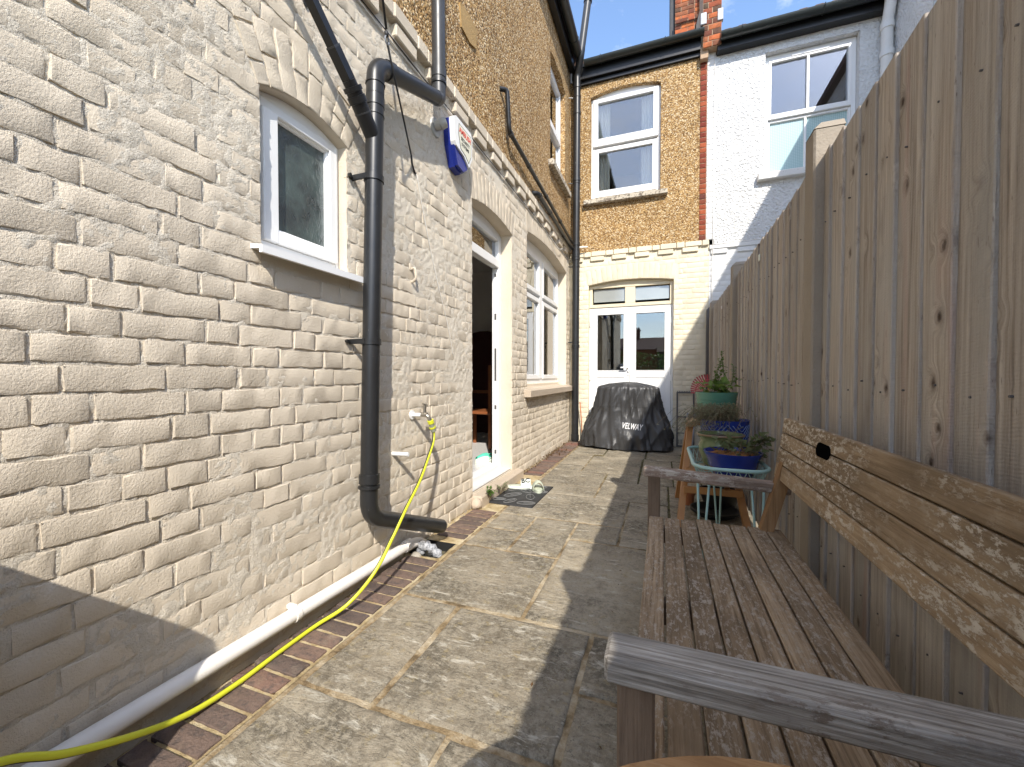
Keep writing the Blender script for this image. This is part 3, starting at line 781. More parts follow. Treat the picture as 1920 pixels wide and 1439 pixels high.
# the brick edging along the foot of the wall, with the gap where the gully is
GY0, GY1 = 2.0, 2.2
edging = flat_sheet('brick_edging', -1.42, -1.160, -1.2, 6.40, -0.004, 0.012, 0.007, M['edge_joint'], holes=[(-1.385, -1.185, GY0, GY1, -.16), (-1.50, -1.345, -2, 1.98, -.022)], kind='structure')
def Tfloor(u, v, w): return (v, -u, w)     # u runs towards the camera
ek = BrickKit(Tfloor, M['edging'], H=0.205, rough=1.0, sizes=(0.066,), nvar=10, name='edging_brick', seed=3)
y = 0.745 - 13 * .0785
while y < 6.36:
    if not (GY0 - .04 < y < GY1 + .04) and not (2.80 < y < 3.98):
        x1 = -1.172 + R.uniform(-.003, .003)
        ek.place(edging, -y - .032, -y + .032, x1 - .20 + R.uniform(0, .012), x1, .003 + R.uniform(-.002, .002), R.uniform(-.012, .012))
    y += 0.0785
dirt = flat_sheet('soil_strip', -1.43, -1.352, -1.2, 1.98, -0.028, 0.012, 0.03, M['dirt'], kind='structure')

# ------------------------------------------------------------------ the house
house = empty('terraced_house', (0, 0, 0), 'cream painted brick house with gold pebble dash upstairs, its rear wing along the alley', 'house')
CH = 3.03 / 40
op_small = dict(u0=1.10, u1=1.54, v0=1.505, vs=2.105, rise=.05)
op_door = dict(u0=2.88, u1=3.773, v0=.10, vs=2.41, rise=.055)
op_win2 = dict(u0=4.245, u1=6.17, v0=.89, vs=2.61, rise=.08)
ops_side = [op_small, op_door, op_win2]
side_wall = None
def mortar_w(U, V):
    near = np.clip(1.0 - (U - 2.6) / 3.0, .35, 1)
    return -0.0033 + (fnoise(U * 60, V * 60, 3, 3) - .5) * .0115 * near + (fnoise(U * 7, V * 7, 8, 2) - .5) * .0085 * near
side_wall = wall_sheet('brick_wall', Tside, -1.6, 2.88, -0.05, 3.0, [op_small], 0.0105, M['mortar_side'], house, mortar_w)
far_sheet = wall_sheet('joint_face', Tside, 2.88, 6.40, -0.05, 3.0, [op_door, op_win2], 0.03, M['mortar_side'], side_wall, mortar_w)
kit = BrickKit(Tside, M['brick_side'], H=0.066, rough=1.0, nvar=12, seed=1)
bricks = lay(-1.6, 6.40, 0.0, CH, range(0, 39), ops_side)
def bw(b):
    u, v = (b[0] + b[1]) / 2, (b[2] + b[3]) / 2
    return b[4] + float((fnoise(u * 1.1, v * 1.1, 41, 2) - .5) * .009) - .001
def seen_key(b):
    u, v = (b[0] + b[1]) / 2, (b[2] + b[3]) / 2
    d2 = 1.96 + u * u + (v - CAMZ) ** 2
    return -(b[1] - b[0]) * (b[3] - b[2]) * 1.4 / d2 ** 1.5 if u > 0.40 else 1.0
normal = [b for b in bricks if b[5] < 38]
normal.sort(key=seen_key)
for b in normal[:245]: kit.place(side_wall, b[0], b[1], b[2], b[3], bw(b), R.uniform(-.006, .006))
mbs = MB()
for b in normal[245:]: kit.into(mbs, b[0], b[1], b[2], b[3], bw(b))
mbs.build('brick_courses', M['brick_side'], side_wall, smooth=True, angle=32, kind='stuff')
arch_bricks(kit, side_wall, op_small, .0022, split=True)
arch_bricks(kit, side_wall, op_door, .0022)
arch_bricks(kit, side_wall, op_win2, .0022)
for o, d in ((op_small, .07), (op_door, .19), (op_win2, .20)): reveal(Tside, o, d, M['brick_side'], house, front=-.004)
# corbel course: a band of bricks standing out over spaced blocks
band = empty('string_course', (0, 0, 0), parent=house)
mbb = MB(Tside); mbb.box(-1.6, 6.35, 2.957, 3.03, -.02, .036); mbb.build('band', M['mortar_side'], band)
u = -1.5; i = 0
while u < 6.3:
    ln = .215 if i % 2 == 0 else .1025
    m = MB(Tside); m.box(u, min(u + ln, 6.34), 2.953 + R.uniform(-.002, .002), 3.033 + R.uniform(-.002, .003), -.02, .042 + R.uniform(-.003, .003), .006)
    m.build('band_brick', M['brick_side'], band); 
    u += ln + .009; i += 1
u = -1.49
while u < 6.25:
    m = MB(Tside); m.box(u, u + .2, 2.876, 2.948, -.02, .034 + R.uniform(-.003, .003), .006); m.build('corbel_brick', M['brick_side'], band); u += .337
reveal_side_back = None

# pebble dashed storey of the wing
op_up = dict(u0=5.16, u1=6.02, v0=3.80, vs=5.22, rise=.06)
def peb_w(U, V): return 0.012 + (fnoise(U * 14, V * 14, 71, 3) - .5) * .012
pebble_side = wall_sheet('pebble_dash_wall', Tside, -1.6, 6.36, 3.03, 5.82, [op_up], 0.03, M['pebble'], house, peb_w)
reveal(Tside, op_up, .12, M['pebble'], house, front=.010)
mbp = MB(Tside)
pp = [(2.643, 3.702), (2.735, 3.726), (2.928, 3.731), (2.908, 3.569), (2.805, 3.536), (2.667, 3.548)]
mbp.prism(pp, .010, .023)
m_patch = m_plain('smooth_repair_render', (0.36, 0.235, 0.095), .9, 1.0, 60, vary=.15)
mbp.build('render_patch', m_patch, house)

# rear wall
CHR = 2.951 / 40
op_fd = dict(u0=-1.10, u1=.14, v0=0.02, vs=2.442, rise=.055)
op_us = dict(u0=-1.075, u1=-.055, v0=3.74, vs=5.32, rise=.075)
RW0, RW1 = -1.40, .60
def rmort(U, V): return -0.004 + (fnoise(U * 45, V * 45, 13, 2) - .5) * .005
rear_wall = wall_sheet('brick_wall', Trear, RW0, RW1, -.05, 2.95, [op_fd], 0.025, M['mortar_rear'], house, rmort)
kitr = BrickKit(Trear, M['brick_rear'], H=0.0637, rough=.8, nvar=10, seed=2)
for b in lay(RW0 + .01, RW1, 0.0, CHR, range(0, 39), [op_fd]):
    if b[5] == 38: continue
    kitr.place(rear_wall, b[0], b[1], b[2], b[3], b[4] * .8, R.uniform(-.005, .005))
arch_bricks(kitr, rear_wall, op_fd, .0015)
reveal(Trear, op_fd, .16, M['brick_rear'], house, front=-.003, sill=False)
bandr = empty('string_course', (0, 0, 0), parent=house)
u = RW0 + .01; i = 0
while u < RW1 - .02:
    ln = .215 if i % 2 == 0 else .1025; e = min(u + ln, RW1 - .005)
    m = MB(Trear); m.box(u, e, 2.878 + R.uniform(-.003, .003), 2.953 + R.uniform(-.003, .003), -.02, .030 + R.uniform(-.004, .004), .006); m.build('band_brick', M['brick_rear'], bandr)
    u += ln + .009; i += 1
u = -1.29
while u < RW1 - .1:
    m = MB(Trear); m.box(u - .11, min(u + .1, RW1 - .01), 2.806, 2.872, -.02, .026 + R.uniform(-.003, .003), .006); m.build('corbel_brick', M['brick_rear'], bandr); u += .33
def pebr(U, V): return 0.010 + (fnoise(U * 14, V * 14, 77, 3) - .5) * .010
wall_sheet('pebble_dash_wall', Trear, RW0, .468, 2.953, 5.62, [op_us], 0.03, M['pebble'], house, pebr)
reveal(Trear, op_us, .12, M['pebble'], house, front=.008)
# red brick quoin and the parapet above it
pier = MB(Trear); pier.box(.470, .556, 2.953, 5.62, -.02, .0115); pier = pier.build('brick_pier', M['chim_mortar'], house)
kitq = BrickKit(Trear, M['red_brick'], H=.062, rough=.6, sizes=(.078,), nvar=6, seed=5)
v = 2.958
while v < 5.60:
    kitq.place(pier, .470, .550, v, v + .063, .018 + R.uniform(-.001, .001)); v += .0722
par = MB(Trear); par.box(.485, .715, 5.55, 7.6, -.5, .145); par = par.build('parapet', M['chim_mortar'], house)
kitp = BrickKit(Trear, M['chim_brick'], H=.065, rough=.8, nvar=6, seed=6)
v = 5.55; k = 0
while v < 7.5:
    if v < 5.62 or k % 2 == 0: kitp.place(par, .489, .598, v, v + .066, .151); kitp.place(par, .607, .712, v, v + .066, .151)
    else: kitp.place(par, .489, .548, v, v + .066, .151); kitp.place(par, .557, .712, v, v + .066, .151)
    v += .075; k += 1
for a, b in ((.455, .53), (.665, .735)):
    m = MB(Trear); m.box(a, b, 5.86, 6.02, .1, .162, .006); m.build('lead_flashing', M['lead'], house)
m = MB(Trear); m.box(.46, .56, 5.44, 5.60, .0, .10, .004); m.build('corbel_stone', M['chim_mortar'], house)

# rooms behind the openings
def room(name, x0, x1, y0, y1, z0, z1, m, open_side, floor=None):
    mbx = MB()
    q = {'x0': [(x0, y0, z0), (x0, y1, z0), (x0, y1, z1), (x0, y0, z1)], 'x1': [(x1, y0, z0), (x1, y1, z0), (x1, y1, z1), (x1, y0, z1)],
         'y0': [(x0, y0, z0), (x1, y0, z0), (x1, y0, z1), (x0, y0, z1)], 'y1': [(x0, y1, z0), (x1, y1, z0), (x1, y1, z1), (x0, y1, z1)],
         'z1': [(x0, y0, z1), (x1, y0, z1), (x1, y1, z1), (x0, y1, z1)]}
    for k, vs in q.items():
        if k != open_side: mbx.add(vs, [(0, 1, 2, 3)])
    o = mbx.build(name, m, house)
    f = MB(); f.add([(x0, y0, z0), (x1, y0, z0), (x1, y1, z0), (x0, y1, z0)], [(0, 1, 2, 3)]); f.build('room_floor', floor or m, house)
    return o
room('room_walls', -4.6, -1.412, -1.55, 6.36, .11, 2.8, M['interior'], 'x1', M['tile_floor'])
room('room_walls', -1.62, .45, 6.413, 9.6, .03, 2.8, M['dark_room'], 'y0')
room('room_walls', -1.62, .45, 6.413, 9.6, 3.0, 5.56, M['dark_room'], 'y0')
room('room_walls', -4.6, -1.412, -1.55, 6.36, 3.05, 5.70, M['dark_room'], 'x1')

# --- windows and doors
def bar(mb, u0, u1, v0, v1, w0, w1, ch=.004): mb.box(u0, u1, v0, v1, w0, w1, ch)
def frame_ring(mb, u0, u1, v0, v1, t, w0, w1, tb=None, tt=None, tr=None):
    tb = tb or t; tt = tt or t; tr = tr or t
    bar(mb, u0, u0 + t, v0, v1, w0, w1); bar(mb, u1 - tr, u1, v0, v1, w0, w1)
    bar(mb, u0 + t, u1 - tr, v0, v0 + tb, w0 + .0005, w1 - .0005); bar(mb, u0 + t, u1 - tr, v1 - tt, v1, w0 + .0005, w1 - .0005)
def arch_panel(mb, o, v_low, w0, w1):
    us = np.linspace(o['u0'] + .001, o['u1'] - .001, 13)
    poly = [(o['u0'] + .001, v_low), (o['u1'] - .001, v_low)] + [(u, max(v_low + .002, zt_of(o, u) - .001)) for u in us[::-1]]
    mb.prism(poly, w0, w1)
def pane(T, parent, u0, u1, v0, v1, w, m, name='pane'):
    mb = MB(T); mb.box(u0 - .004, u1 + .004, v0 - .004, v1 + .004, w - .006, w); return mb.build(name, m, parent)

# small bathroom window
w = empty('window', Tside(1.32, 1.505, -.06), parent=house)
mb = MB(Tside); frame_ring(mb, 1.10, 1.54, 1.515, 2.107, .04, -.115, -.052, tr=.02); mb.build('frame', M['upvc'], w)
mb = MB(Tside); arch_panel(mb, op_small, 2.107, -.10, -.058); mb.build('head_panel', M['upvc'], w)
mb = MB(Tside); frame_ring(mb, 1.143, 1.519, 1.557, 2.066, .065, -.10, -.038, tb=.052, tt=.008, tr=.045); frame_ring(mb, 1.205, 1.478, 1.606, 2.062, .012, -.085, -.052); mb.build('casement', M['upvc'], w)
pane(Tside, w, 1.215, 1.47, 1.615, 2.052, -.068, M['glass_crackle'])
mb = MB(Tside); mb.prism([(-.10, 1.50), (-.10, 1.524), (.062, 1.512), (.062, 1.482), (.045, 1.482), (.045, 1.50)], 0, 1)
sl = MB(lambda u, v, q: Tside(q * .60 + 1.03, v, u)); sl.v = []
sl = MB(lambda a, b, q: Tside(1.055 + q * .56, b, a)); sl.prism([(-.10, 1.498), (.045, 1.488), (.045, 1.472), (.060, 1.472), (.060, 1.500), (-.10, 1.520)], 0, 1)
sl.build('sill', M['upvc'], w)
# sealant smear round the frame
mb = MB(Tside)
for t in np.linspace(0, 1, 14)[:-1]:
    z = 1.53 + t * .57; mb.box(1.1, 1.106 + R.uniform(0, .006), z, z + .045, -.055, -.046 + R.uniform(0, .004), .002)
mb.build('sealant', M['sealant'], w)

# door
d = empty('back_door', Tside(3.33, .10, -.12), parent=house)
mb = MB(Tside)
bar(mb, 2.881, 2.955, .10, 2.395, -.185, -.115); bar(mb, 3.70, 3.772, .10, 2.395, -.185, -.115)
bar(mb, 2.955, 3.70, 2.345, 2.40, -.184, -.116); bar(mb, 2.955, 3.70, 2.085, 2.165, -.184, -.112); bar(mb, 2.955, 3.70, .10, .165, -.195, -.10)
mb.build('door_frame', M['upvc'], d)
mb = MB(Tside); arch_panel(mb, op_door, 2.40, -.17, -.122); mb.build('head_panel', M['upvc'], d)
pane(Tside, d, 2.955, 3.70, 2.165, 2.345, -.15, M['glass'], 'fanlight')
lf = MB(Tside); lf.box(2.962, 3.012, .17, 2.08, -.95, -.19, .004); lf.build('door_leaf', M['upvc'], d)
for z0, z1 in ((1.58, 1.64), (.98, 1.30), (.70, .74), (.26, .30), (2.0, 2.03)):
    mb = MB(Tside); mb.box(3.6965, 3.7005, z0, z1, -.158, -.138); mb.build('strike_plate', M['dark_metal'], d)
# living room window beside the door
w = empty('window', Tside(5.2, .9, -.13), parent=house)
mb = MB(Tside); frame_ring(mb, 4.246, 6.168, .93, 2.60, .05, -.20, -.13, tb=.06)
bar(mb, 5.15, 5.27, .99, 2.55, -.199, -.122); mb.build('frame', M['upvc'], w)
mb = MB(Tside); arch_panel(mb, op_win2, 2.60, -.185, -.138); mb.build('head_panel', M['upvc'], w)
for a, b in ((4.296, 5.15), (5.27, 6.118)):
    for z0, z1 in ((.99, 2.03), (2.075, 2.55)):
        mb = MB(Tside); frame_ring(mb, a + .004, b - .004, z0, z1, .055, -.185, -.115); mb.build('casement', M['upvc'], w)
        pane(Tside, w, a + .06, b - .06, z0 + .055, z1 - .055, -.15, M['glass'])
sl = MB(lambda a, b, q: Tside(4.15 + q * 2.225, b, a)); sl.prism([(-.13, .80), (.075, .80), (.078, .868), (-.13, .905)], 0, 1)
sl.build('stone_sill', M['stone_sill'], w)
mb = MB(Tside); mb.box(4.25, 6.16, .895, .935, -.19, -.118, .006); mb.build('sub_sill', M['brick_side'], w)
# upper window of the wing
w = empty('window', Tside(5.59, 3.8, -.09), parent=house)
mb = MB(Tside); frame_ring(mb, 5.162, 6.018, 3.81, 5.22, .06, -.14, -.06); bar(mb, 5.222, 5.958, 4.42, 4.50, -.139, -.045); mb.build('frame', M['upvc'], w)
mb = MB(Tside); arch_panel(mb, op_up, 5.22, -.13, -.07); mb.build('head_panel', M['upvc'], w)
pane(Tside, w, 5.222, 5.958, 3.87, 4.42, -.09, M['glass_up']); pane(Tside, w, 5.222, 5.958, 4.50, 5.16, -.09, M['glass_up'])
mb = MB(Tside); mb.box(5.06, 6.12, 3.715, 3.795, -.1, .085, .008); mb.build('stone_sill', M['grey_sill'], w)

# French doors
fd = empty('french_doors', Trear(-.48, .02, -.1), parent=house)
mb = MB(Trear); frame_ring(mb, -1.099, .139, 2.095, 2.44, .05, -.15, -.075, tb=.05, tt=.045); bar(mb, -.555, -.405, 2.145, 2.395, -.149, -.08)
mb.build('fanlight_frame', M['cream_paint'], fd)
mb = MB(Trear); arch_panel(mb, op_fd, 2.44, -.14, -.085); mb.build('head_panel', M['cream_paint'], fd)
for a, b in ((-1.03, -.56), (-.40, .075)): pane(Trear, fd, a, b, 2.19, 2.375, -.115, M['fan_glass'], 'fanlight')
mb = MB(Trear); bar(mb, -1.099, -1.07, .02, 2.094, -.15, -.09); bar(mb, .109, .139, .02, 2.094, -.15, -.09); bar(mb, -1.07, .109, 2.06, 2.094, -.149, -.091); mb.build('door_frame', M['upvc'], fd)
for a, b, g0, g1 in ((-1.066, -.484, -.983, -.563), (-.480, .105, -.399, .028)):
    dl = MB(Trear)
    bar(dl, a, g0, .05, 2.058, -.14, -.082); bar(dl, g1, b, .05, 2.058, -.14, -.082)
    bar(dl, g0, g1, 1.99, 2.058, -.139, -.083); bar(dl, g0, g1, 1.0, 1.105, -.139, -.083); bar(dl, g0, g1, .05, .14, -.139, -.083)
    dl.box(g0, g1, .14, 1.0, -.125, -.094)
    frame_ring(dl, g0 - .002, g1 + .002, 1.103, 1.992, .012, -.12, -.074)
    dlo = dl.build('door_leaf', M['upvc'], fd)
    pane(Trear, dlo, g0, g1, 1.105, 1.99, -.105, M['glass'])
    if a < -.8:
        h = MB(Trear); h.box(-.522, -.488, 1.03, 1.22, -.083, -.072, .004); h.tube([(-.505, 1.16, -.078), (-.505, 1.16, -.03), (-.52, 1.16, -.02), (-.61, 1.155, -.025)], .011, 8)
        h.build('handle', M['upvc'], dlo)
        h = MB(Trear); h.box(-.512, -.498, 1.07, 1.10, -.0725, -.070); h.build('keyhole', M['black_rubber'], dlo)
for z in (1.85, 1.0, .4):
    for a in (-1.085, .112):
        h = MB(Trear); h.box(a - .008, a + .014, z - .045, z + .045, -.09, -.070, .003); h.build('hinge', M['upvc'], fd)
mb = MB(Trear); mb.box(-1.12, .16, -.03, .045, -.16, -.01, .006); mb.build('threshold', M['stone_sill'], fd)
# bedroom sash window above the French doors
w = empty('window', Trear(-.56, 3.74, -.08), parent=house)
mb = MB(Trear); frame_ring(mb, -1.073, -.057, 3.752, 5.315, .055, -.14, -.055, tb=.05); mb.build('frame', M['upvc'], w)
mb = MB(Trear); arch_panel(mb, op_us, 5.315, -.13, -.062); mb.build('head_panel', M['upvc'], w)
mb = MB(Trear); frame_ring(mb, -1.04, -.088, 4.575, 5.295, .072, -.115, -.022, tb=.115, tt=.06); mb.build('sash', M['upvc'], w)
pane(Trear, w, -.968, -.16, 4.69, 5.235, -.06, M['glass_up'])
mb = MB(Trear); frame_ring(mb, -1.018, -.112, 3.80, 4.545, .058, -.125, -.045, tb=.10, tt=.06); mb.build('sash', M['upvc'], w)
pane(Trear, w, -.962, -.168, 3.895, 4.488, -.075, M['glass_up'])
mb = MB(Trear); mb.box(-1.17, .045, 3.668, 3.738, -.1, .09, .008); mb.build('stone_sill', M['grey_sill'], w)

# eaves, gutters, roof
def gutter(T, u0, u1, v, w, r, m, parent, name='gutter'):
    mb = MB(T); n = 9
    for rr, flip in ((r, 0), (r - .004, 1)):
        A = np.array([[(u, v - rr * math.sin(a), w + rr * math.cos(a)) for a in np.linspace(0, math.pi, n)] for u in np.linspace(u0, u1, 10)])
        mb.grid(A if not flip else A[::-1])
    for u in (u0, u1): mb.prism([], 0, 0) if False else mb.add([(u, v - r * math.sin(a), w + r * math.cos(a)) for a in np.linspace(0, math.pi, n)], [tuple(range(n))])
    g = mb.build(name, m, parent, smooth=True, angle=40)
    br = u0 + .25
    while br < u1:
        m2 = MB(T); m2.tube([(br, v - (r + .004) * math.sin(a), w + (r + .004) * math.cos(a)) for a in np.linspace(-.1, math.pi + .1, 10)], .006, 6); m2.build('gutter_bracket', m, parent); br += .9
    return g
gutter(Trear, -1.15, .50, 5.775, .165, .065, M['gutter_grey'], house)
mb = MB(Trear); mb.box(-1.35, .468, 5.58, 5.77, .0, .095, .004); mb.box(-1.35, .467, 5.52, 5.578, .013, .05, .004); mb.build('fascia', M['black_iron'], house)
mb = MB(Trear); mb.prism([], 0, 0) if False else None
def roof(T, u0, u1, w0, v0, w1, v1, m, parent):
    mb = MB(T); mb.add([(u0, v0, w0), (u1, v0, w0), (u1, v1, w1), (u0, v1, w1), (u0, v0 + .06, w0), (u1, v0 + .06, w0), (u1, v1 + .06, w1), (u0, v1 + .06, w1)], [(0, 3, 2, 1), (4, 5, 6, 7), (0, 1, 5, 4), (1, 2, 6, 5), (2, 3, 7, 6), (3, 0, 4, 7)]); return mb.build('roof', m, parent)
roof(Trear, -4.6, .49, .14, 5.78, -3.6, 8.0, M['roof_tile'], house)
gutter(Tside, -1.6, 6.15, 5.86, .17, .065, M['gutter_grey'], house)
mb = MB(Tside); mb.box(-1.6, 6.30, 5.70, 5.87, .02, .10, .004); mb.box(-1.6, 6.3, 5.80, 5.825, -.05, .10); mb.build('fascia', M['black_iron'], house)
mb = MB(); mb.add([(-1.26, -1.6, 5.88), (-1.26, 6.5, 5.88), (-3.0, 6.5, 6.75), (-3.0, -1.6, 6.75), (-1.26, -1.6, 5.93), (-1.26, 6.5, 5.93), (-3.0, 6.5, 6.8), (-3.0, -1.6, 6.8)], [(0, 1, 2, 3), (4, 7, 6, 5), (0, 4, 5, 1), (1, 5, 6, 2), (2, 6, 7, 3), (3, 7, 4, 0)])
mb.build('roof', M['roof_tile'], house)
# end and back walls of the wing so the house is solid
mb = MB(); mb.box(-4.7, -1.42, -1.75, -1.6, 0, 5.8); mb.box(-4.8, -4.62, -1.6, 9.7, 0, 5.8); mb.box(-4.6, .45, 9.62, 9.75, 0, 5.8); mb.build('back_wall', M['brick_side'], house)
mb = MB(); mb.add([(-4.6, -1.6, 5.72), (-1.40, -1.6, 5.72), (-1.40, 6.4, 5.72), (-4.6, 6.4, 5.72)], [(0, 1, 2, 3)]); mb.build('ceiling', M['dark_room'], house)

# chimney stack on the party wall
CY = 7.9
def Tchim(u, v, w): return (u, CY - w, v)
ch = empty('chimney_stack', (.35, CY, 5.5), parent=house)
mb = MB(Tchim); mb.box(.16, .62, 5.5, 9.2, -.9, 0.0); mb.build('chimney_core', M['chim_mortar'], ch)
kitc = BrickKit(Tchim, M['chim_brick'], H=.065, rough=.9, nvar=8, seed=8)
v = 6.35; k = 0
while v < 8.4:
    cuts = [.163, .375, .484, .615] if k % 2 == 0 else [.163, .265, .484, .615]
    off = .04 if k == 12 else 0.0
    for a, b in zip(cuts[:-1], cuts[1:]): kitc.place(ch, a, b - .009, v, v + .066, .008 + off)
    v += .075; k += 1
mb = MB(Tchim); mb.box(.07, .158, 5.5, 9.2, -.8, -.06, .01); mb.build('chimney_black_side', M['black_iron'], ch)  # plain black box down one side of the stack
mb = MB(Tchim); mb.prism([(.47, 6.3), (.62, 6.3), (.62, 8.6), (.56, 8.6), (.56, 7.35), (.50, 7.1)], .02, .1); mb.build('lead_apron', M['black_iron'], ch)

# ------------------------------------------------------------------ next door
nb = empty('neighbouring_house', (0, 0, 0), 'white painted house next door with rough white render above white brickwork', 'house')
NW1 = 2.62
op_nw = dict(u0=1.265, u1=2.29, v0=3.755, vs=5.37, rise=0)
white_low = wall_sheet('brick_wall', Trear, .603, NW1, -.05, 2.87, [], .05, M['brick_white'], nb, lambda U, V: -.004 + U * 0)
kitw = BrickKit(Trear, M['brick_white'], H=0.0657, rough=.5, nvar=6, seed=9)
for b in lay(.603, NW1, 0.0, CHR, range(18, 37), []): kitw.place(white_low, b[0], b[1], b[2], b[3], b[4] * .5)
bn = empty('string_course', (0, 0, 0), parent=nb)
u = .62
while u < NW1 - .2:
    m = MB(Trear); m.box(u, u + .21, 2.745, 2.81, -.02, .022, .006); m.build('corbel_brick', M['brick_white'], bn); u += .335
mb = MB(Trear); mb.box(.603, NW1, 2.815, 2.872, -.02, .03, .006); mb.build('band', M['brick_white'], bn)
def wc(U, V): return 0.012 + (fnoise(U * 18, V * 18, 91, 3) - .5) * .012
wall_sheet('rendered_wall', Trear, .66, NW1, 2.872, 5.50, [op_nw], .03, M['whitecast'], nb, wc)
reveal(Trear, op_nw, .12, M['whitecast'], nb, front=.01)
qn = MB(Trear); qn.box(.558, .662, 2.955, 5.56, -.02, .012); qn = qn.build('brick_quoin', M['brick_white'], nb)
v = 2.96; k = 0
kitn = BrickKit(Trear, M['brick_white'], H=.065, rough=.6, sizes=(.1025,), nvar=5, seed=10)
while v < 5.52:
    kitn.place(qn, .560, .640 + (.018 if k % 2 else 0), v, v + .064, .018); v += .0735; k += 1
w = empty('window', Trear(1.78, 3.755, -.1), parent=nb)
mb = MB(Trear); frame_ring(mb, 1.267, 2.288, 3.758, 5.365, .05, -.15, -.07, tb=.035, tt=.06); mb.build('frame', M['upvc'], w)
mb = MB(Trear); mb.box(1.58, 2.0, 5.285, 5.315, -.08, -.045, .005); mb.build('trickle_vent', M['upvc'], w)
s1 = MB(Trear); frame_ring(s1, 1.317, 2.238, 4.505, 5.30, .035, -.14, -.055, tb=.065, tt=.04); bar(s1, 1.755, 1.785, 4.57, 5.26, -.12, -.06); s1.build('sash', M['upvc'], w)
for a, b in ((1.352, 1.755), (1.785, 2.203)): pane(Trear, w, a, b, 4.57, 5.26, -.09, M['glass_up'])
s2 = MB(Trear); frame_ring(s2, 1.317, 2.238, 3.79, 4.50, .025, -.15, -.085, tb=.02, tt=.03); bar(s2, 1.74, 1.768, 3.81, 4.47, -.13, -.09); s2.build('sash', M['upvc'], w)
for a, b in ((1.342, 1.74), (1.768, 2.213)): pane(Trear, w, a, b, 3.81, 4.47, -.115, M['glass_dots'])
mb = MB(Trear); mb.box(1.18, 2.37, 3.655, 3.745, -.1, .095, .008); mb.build('stone_sill', M['white_sill'], w)
room2 = MB(); 
for vs in ([(.7, 6.413, 3.2), (.7, 9, 3.2), (.7, 9, 5.5), (.7, 6.413, 5.5)], [(2.6, 6.413, 3.2), (2.6, 9, 3.2), (2.6, 9, 5.5), (2.6, 6.413, 5.5)], [(.7, 9, 3.2), (2.6, 9, 3.2), (2.6, 9, 5.5), (.7, 9, 5.5)], [(.7, 6.413, 3.2), (2.6, 6.413, 3.2), (2.6, 9, 3.2), (.7, 9, 3.2)], [(.7, 6.413, 5.5), (2.6, 6.413, 5.5), (2.6, 9, 5.5), (.7, 9, 5.5)]): room2.add(vs, [(0, 1, 2, 3)])
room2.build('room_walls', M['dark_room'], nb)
gutter(Trear, .70, 2.56, 5.63, .20, .07, M['gutter_grey'], nb)
mb = MB(Trear); mb.box(.67, NW1, 5.48, 5.62, .0, .125, .004); mb.build('fascia', M['black_iron'], nb)
rf = roof(Trear, .70, 4.6, .17, 5.62, -3.2, 7.55, M['roof_tile'], nb)
u = .72
while u < 2.7:
    m = MB(Trear); m.prism([(u, 5.675), (u + .165, 5.675), (u + .165, 5.70), (u + .10, 5.722), (u + .03, 5.72), (u, 5.70)], -.25, .155 + R.uniform(-.008, .008))
    m.build('roof_tile', M['roof_tile'], rf); u += .172
# neighbour's wing
op_nu = dict(u0=-5.55, u1=-4.75, v0=4.15, vs=5.35, rise=0)
wall_sheet('rendered_wall', Tside2, -6.40, .2, -.05, 5.72, [op_nu], .06, M['whitecast'], nb, wc)
reveal(Tside2, op_nu, .12, M['whitecast'], nb, front=.01)
w = empty('window', Tside2(-5.15, 4.15, -.08), parent=nb)
mb = MB(Tside2); frame_ring(mb, -5.548, -4.752, 4.155, 5.345, .06, -.13, -.05); bar(mb, -5.488, -4.812, 4.72, 4.78, -.129, -.045); mb.build('frame', M['upvc'], w)
pane(Tside2, w, -5.488, -4.812, 4.215, 4.72, -.08, M['glass_up']); pane(Tside2, w, -5.488, -4.812, 4.78, 5.285, -.08, M['glass_up'])
mb = MB(Tside2); mb.box(-5.62, -4.68, 4.07, 4.145, -.1, .08, .008); mb.build('stone_sill', M['white_sill'], w)
mb = MB(); mb.box(2.635, 5.2, -.2, -.05, 0, 5.7); mb.box(2.64, 5.2, -.05, 6.4, 5.60, 5.70); mb.box(5.05, 5.2, -.05, 9.0, 0, 5.7); mb.box(.62, 5.2, 9.02, 9.2, 0, 5.6); mb.build('back_wall', M['whitecast'], nb)
mb = MB(); mb.add([(2.52, -.3, 5.74), (2.52, 6.6, 5.74), (4.4, 6.6, 6.7), (4.4, -.3, 6.7), (2.52, -.3, 5.84), (2.52, 6.6, 5.84), (4.4, 6.6, 6.8), (4.4, -.3, 6.8)], [(0, 3, 2, 1), (4, 5, 6, 7), (0, 1, 5, 4), (1, 2, 6, 5), (2, 3, 7, 6), (3, 0, 4, 7)])
mb.build('roof', M['roof_tile'], nb)
mb = MB(); mb.box(2.44, 2.545, 5.50, 5.56, 5.4, 5.5) if False else None
pp = MB(); pp.tube([(2.53, 6.30, 0.0), (2.53, 6.30, 5.32), (2.53, 6.24, 5.47), (2.53, 6.22, 5.56)], .058, 14)
for z in (4.95, 5.28, 2.9): pp.tube([(2.53, 6.30, z - .035), (2.53, 6.30, z + .035)], .068, 14)
pp.build('downpipe', m_plain('white_painted_pipe', (0.76, 0.76, 0.74), .5), smooth=True, angle=40, label='white painted downpipe in the corner of the neighbouring white house', cat='downpipe')
ct = [(.645, YB - .026, 5.45), (.650, YB - .03, 5.25), (.642, YB - .026, 4.4), (.648, YB - .026, 3.6), (.645, YB - .03, 2.96), (.645, YB - .036, 2.86), (.64, YB - .02, 1.9)]
MB().tube(spline(ct, 4), .005, 6).build('cable', M['white_pvc'], smooth=True, label='thin white cable running down the white brick edge beside the red bricks', cat='cable')
ct = [(.645, YB - .036, 2.875), (1.2, YB - .04, 2.883), (2.0, YB - .038, 2.878), (2.55, YB - .036, 2.885)]
